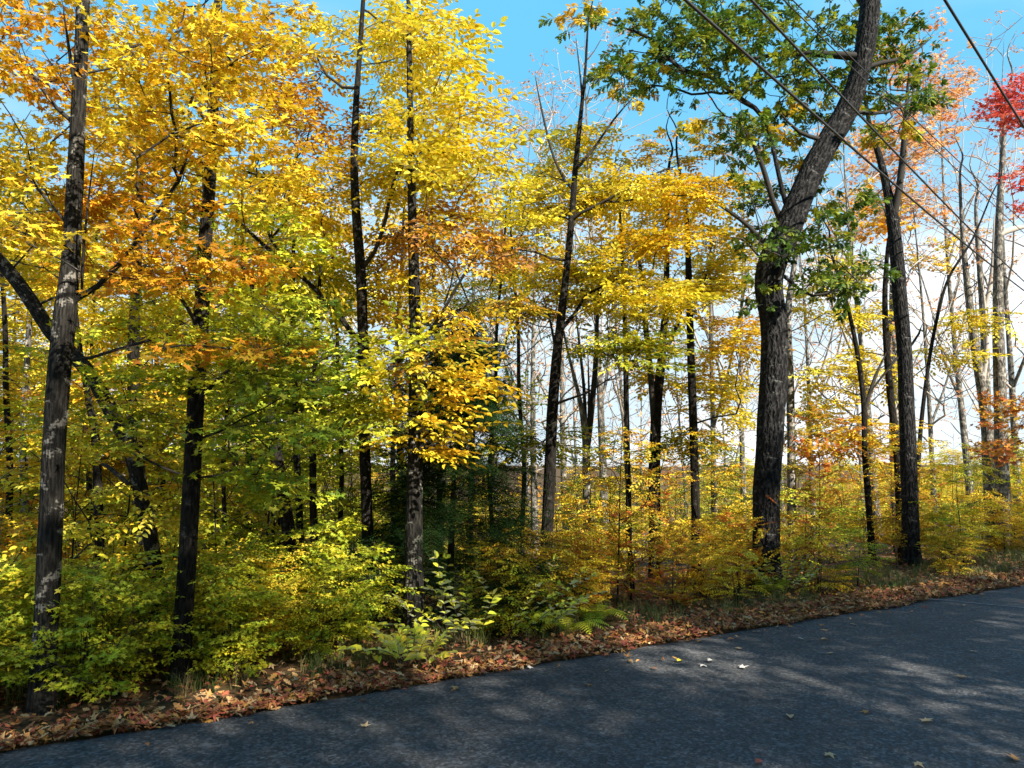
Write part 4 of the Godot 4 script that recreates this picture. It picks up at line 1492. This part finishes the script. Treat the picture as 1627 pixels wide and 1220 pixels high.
func leafy_shrub(called: String, label: String, where: Vector3, canes: int, pairs: int, reach: float, colours: Array) -> Node3D:
	# every leaf is a part of its own: they are large enough to tell apart
	var foot := Vector3(where.x, ground_y(where.x, where.z), where.z)
	var o := thing(called, label, "shrub", foot)
	var shapes := []
	for v in 4:
		var s := Soup.new()
		var l: float = [0.078, 0.09, 0.1, 0.085][v]
		beech_leaf(s, Vector3.ZERO, Vector3.RIGHT, Vector3.UP, l, l * 0.56, Color(1, 1, 1))
		shapes.append(s.mesh())
	for c in canes:
		var a := rng.randf() * TAU
		var out := Vector3(cos(a), 0, sin(a))
		var lean := rng.randf_range(0.2, 1.3)
		var ln := reach * rng.randf_range(0.6, 1.1)
		var pts := PackedVector3Array()
		var rr := PackedFloat32Array()
		for k in 8:
			var t := k / 7.0
			pts.append(out * (0.03 + reach * 0.5 * ((c * 0.618) - floorf(c * 0.618)) + ln * lean * t) + Vector3(0, ln * (t - 0.35 * lean * t * t) - (0.04 if k == 0 else 0.0), 0))
			rr.append(lerpf(0.004, 0.0015, t))
		var s := Soup.new()
		tube(s, pts, rr, 4)
		part("stem", s.mesh(), mats.twig, o)
		var list: Array = pal[colours[rng.randi() % colours.size()]]
		for k in pairs * 2:
			var t := 0.25 + 0.75 * (k / 2 + 1.0) / pairs
			var f := minf(t, 0.999) * 7.0
			var p := pts[int(f)].lerp(pts[int(f) + 1], f - int(f))
			var run := (pts[int(f) + 1] - pts[int(f)]).normalized()
			var side := run.cross(Vector3.UP).normalized() * (1.0 if k % 2 == 0 else -1.0)
			var dir := (side + run * rng.randf_range(0.2, 0.9) + Vector3(0, rng.randf_range(-0.3, 0.25), 0)).normalized()
			if k >= pairs * 2 - 1:
				dir = run
			var up := Vector3(rng.randf_range(-0.6, 0.6), 1, rng.randf_range(-0.6, 0.6))
			up = (up - dir * up.dot(dir)).normalized()
			var sc := rng.randf_range(0.75, 1.1)
			var q := rng.randi() % list.size()
			var col: Color = list[q]
			var key := "one leaf %s" % col
			if not mats.has(key):
				var m := leaf_material("shrub leaf", 0.84, 0.75)
				m.metallic_specular = 0.2
				m.vertex_color_use_as_albedo = false
				m.albedo_color = lin(col.r, col.g, col.b)
				mats[key] = m
			var lf := part("leaf", shapes[rng.randi() % 4], mats[key], o)
			lf.transform = Transform3D(Basis(dir * sc, up * sc, dir.cross(up) * sc), p)
	return o

func fern(where: Vector3, ln: float, label: String, colours: String) -> void:
	var o := thing("fern", label, "fern", Vector3(where.x, ground_y(where.x, where.z), where.z), "")
	for k in 9:
		var s := Soup.new()
		var a := TAU * k / 9.0 + rng.randf_range(-0.3, 0.3)
		var out := Vector3(cos(a), 0, sin(a))
		var side := Vector3(-sin(a), 0, cos(a))
		var l := ln * rng.randf_range(0.75, 1.15)
		var base: Color = pal[colours][rng.randi() % pal[colours].size()]
		var last := Vector3.ZERO
		for q in 18:
			var t := (q + 1) / 18.0
			var p := out * l * (t * 0.95) + Vector3(0, l * (1.15 * t - 1.0 * t * t), 0)
			sliver(s, last, p, 0.002, base * 0.6)
			var dir := (p - last).normalized()
			last = p
			var w := l * 0.26 * sin(PI * clampf(t * 0.86 + 0.14, 0, 1))
			for sg in [-1.0, 1.0]:
				var e: Vector3 = p + (side * sg + dir * 0.35).normalized() * w - Vector3(0, w * 0.25, 0)
				var n := s.v.size()
				s.v.append_array(PackedVector3Array([p - dir * l * 0.018, p.lerp(e, 0.5) - dir * l * 0.012, e, p.lerp(e, 0.5) + dir * l * 0.018, p + dir * l * 0.018]))
				var tc := tinted()
				for j in 5:
					s.c.append(Color(base.r * tc.r, base.g * tc.g, base.b * tc.b))
				s.i.append_array(PackedInt32Array([n, n + 1, n + 4, n + 1, n + 3, n + 4, n + 1, n + 2, n + 3]))
		part("frond", s.mesh(), mats.leaf, o)

func wires() -> void:
	var rubber := StandardMaterial3D.new()
	rubber.resource_name = "black cable"
	rubber.albedo_color = lin(.02, .02, .022)
	rubber.roughness = 0.6
	# every wire runs from a pole across the road to a pole in the wood, both outside the picture
	var dir := Vector3(0.673, 0, -0.74)
	var side := Vector3(0.74, 0, 0.673)
	var h := 4.2
	var mid := side * (-0.55 * h) + Vector3(0, 0, 0)
	var ends := [mid - dir * 13.0, mid + dir * 29.0]
	var list := [[1110, 0, 1627, 470, 0.016, "thick black overhead wire crossing the oak lowest of all", 1], [1211, 0, 1584, 406, 0.013, "black overhead wire just above the thickest one", 1], [1277, 13, 1585, 325, 0.006, "thin overhead wire, lower of the fine pair", 1], [1283, 5, 1600, 322, 0.006, "thin overhead wire, upper of the fine pair", 1], [1512, 0, 1627, 190, 0.013, "black overhead wire over the open blue sky beside the red leaves", 1]]
	var foot := []
	var holds := [[], []]
	for w in list:
		var a := ray(w[0], w[1])
		var b := ray(w[2], w[3])
		var pa := EYE + a * (h / a.y)
		var pb := EYE + b * (h / b.y)
		var d := (pb - pa).normalized()
		var k0: float = (ends[0] - pa).dot(dir) / d.dot(dir)
		var k1: float = (ends[1] - pa).dot(dir) / d.dot(dir)
		var pts := PackedVector3Array()
		var rr := PackedFloat32Array()
		for k in 61:
			var f := k / 60.0
			pts.append(pa + d * lerpf(k0, k1, f) + Vector3(0, 0.55 * pow(2.0 * f - 1.0, 2.0) - 0.12, 0))
			rr.append(w[4])
		holds[0].append(pts[0])
		holds[1].append(pts[60])
		var s := Soup.new()
		tube(s, pts, rr, 7)
		var o := part(numbered("overhead_wire"), s.mesh(), rubber, self)
		tag(o, w[5], "wire", "overhead wires")
	var timber: Material = mats.bark_dark
	for q in 2:
		var c := Vector3.ZERO
		for p in holds[q]:
			c += p
		c /= holds[q].size()
		var g := ground_y(c.x, c.z)
		var o := thing("utility_pole", ["wooden utility pole across the road from the wood", "wooden utility pole standing in the wood"][q], "pole", Vector3(c.x, g, c.z))
		var s := Soup.new()
		tube(s, PackedVector3Array([Vector3(0, -0.3, 0), Vector3(0, c.y - g + 0.6, 0)]), PackedFloat32Array([0.15, 0.11]), 14)
		part("pole", s.mesh(), timber, o)
		var arm := BoxMesh.new()
		var reach := 0.0
		for p in holds[q]:
			reach = maxf(reach, absf((p - c).dot(side)))
		arm.size = Vector3(reach * 2.0 + 0.3, 0.12, 0.10)
		var am := part("crossarm", arm, timber, o)
		am.position = Vector3(0, c.y - g - 0.16, 0.0) + dir * 0.17
		am.rotation.y = atan2(-side.z, side.x)
		for p in holds[q]:
			var ins := CylinderMesh.new()
			ins.top_radius = 0.03
			ins.bottom_radius = 0.045
			ins.height = 0.14
			ins.radial_segments = 12
			var im := part("insulator", ins, rubber, o)
			im.position = Vector3(p.x - c.x, p.y - g - 0.06, p.z - c.z)
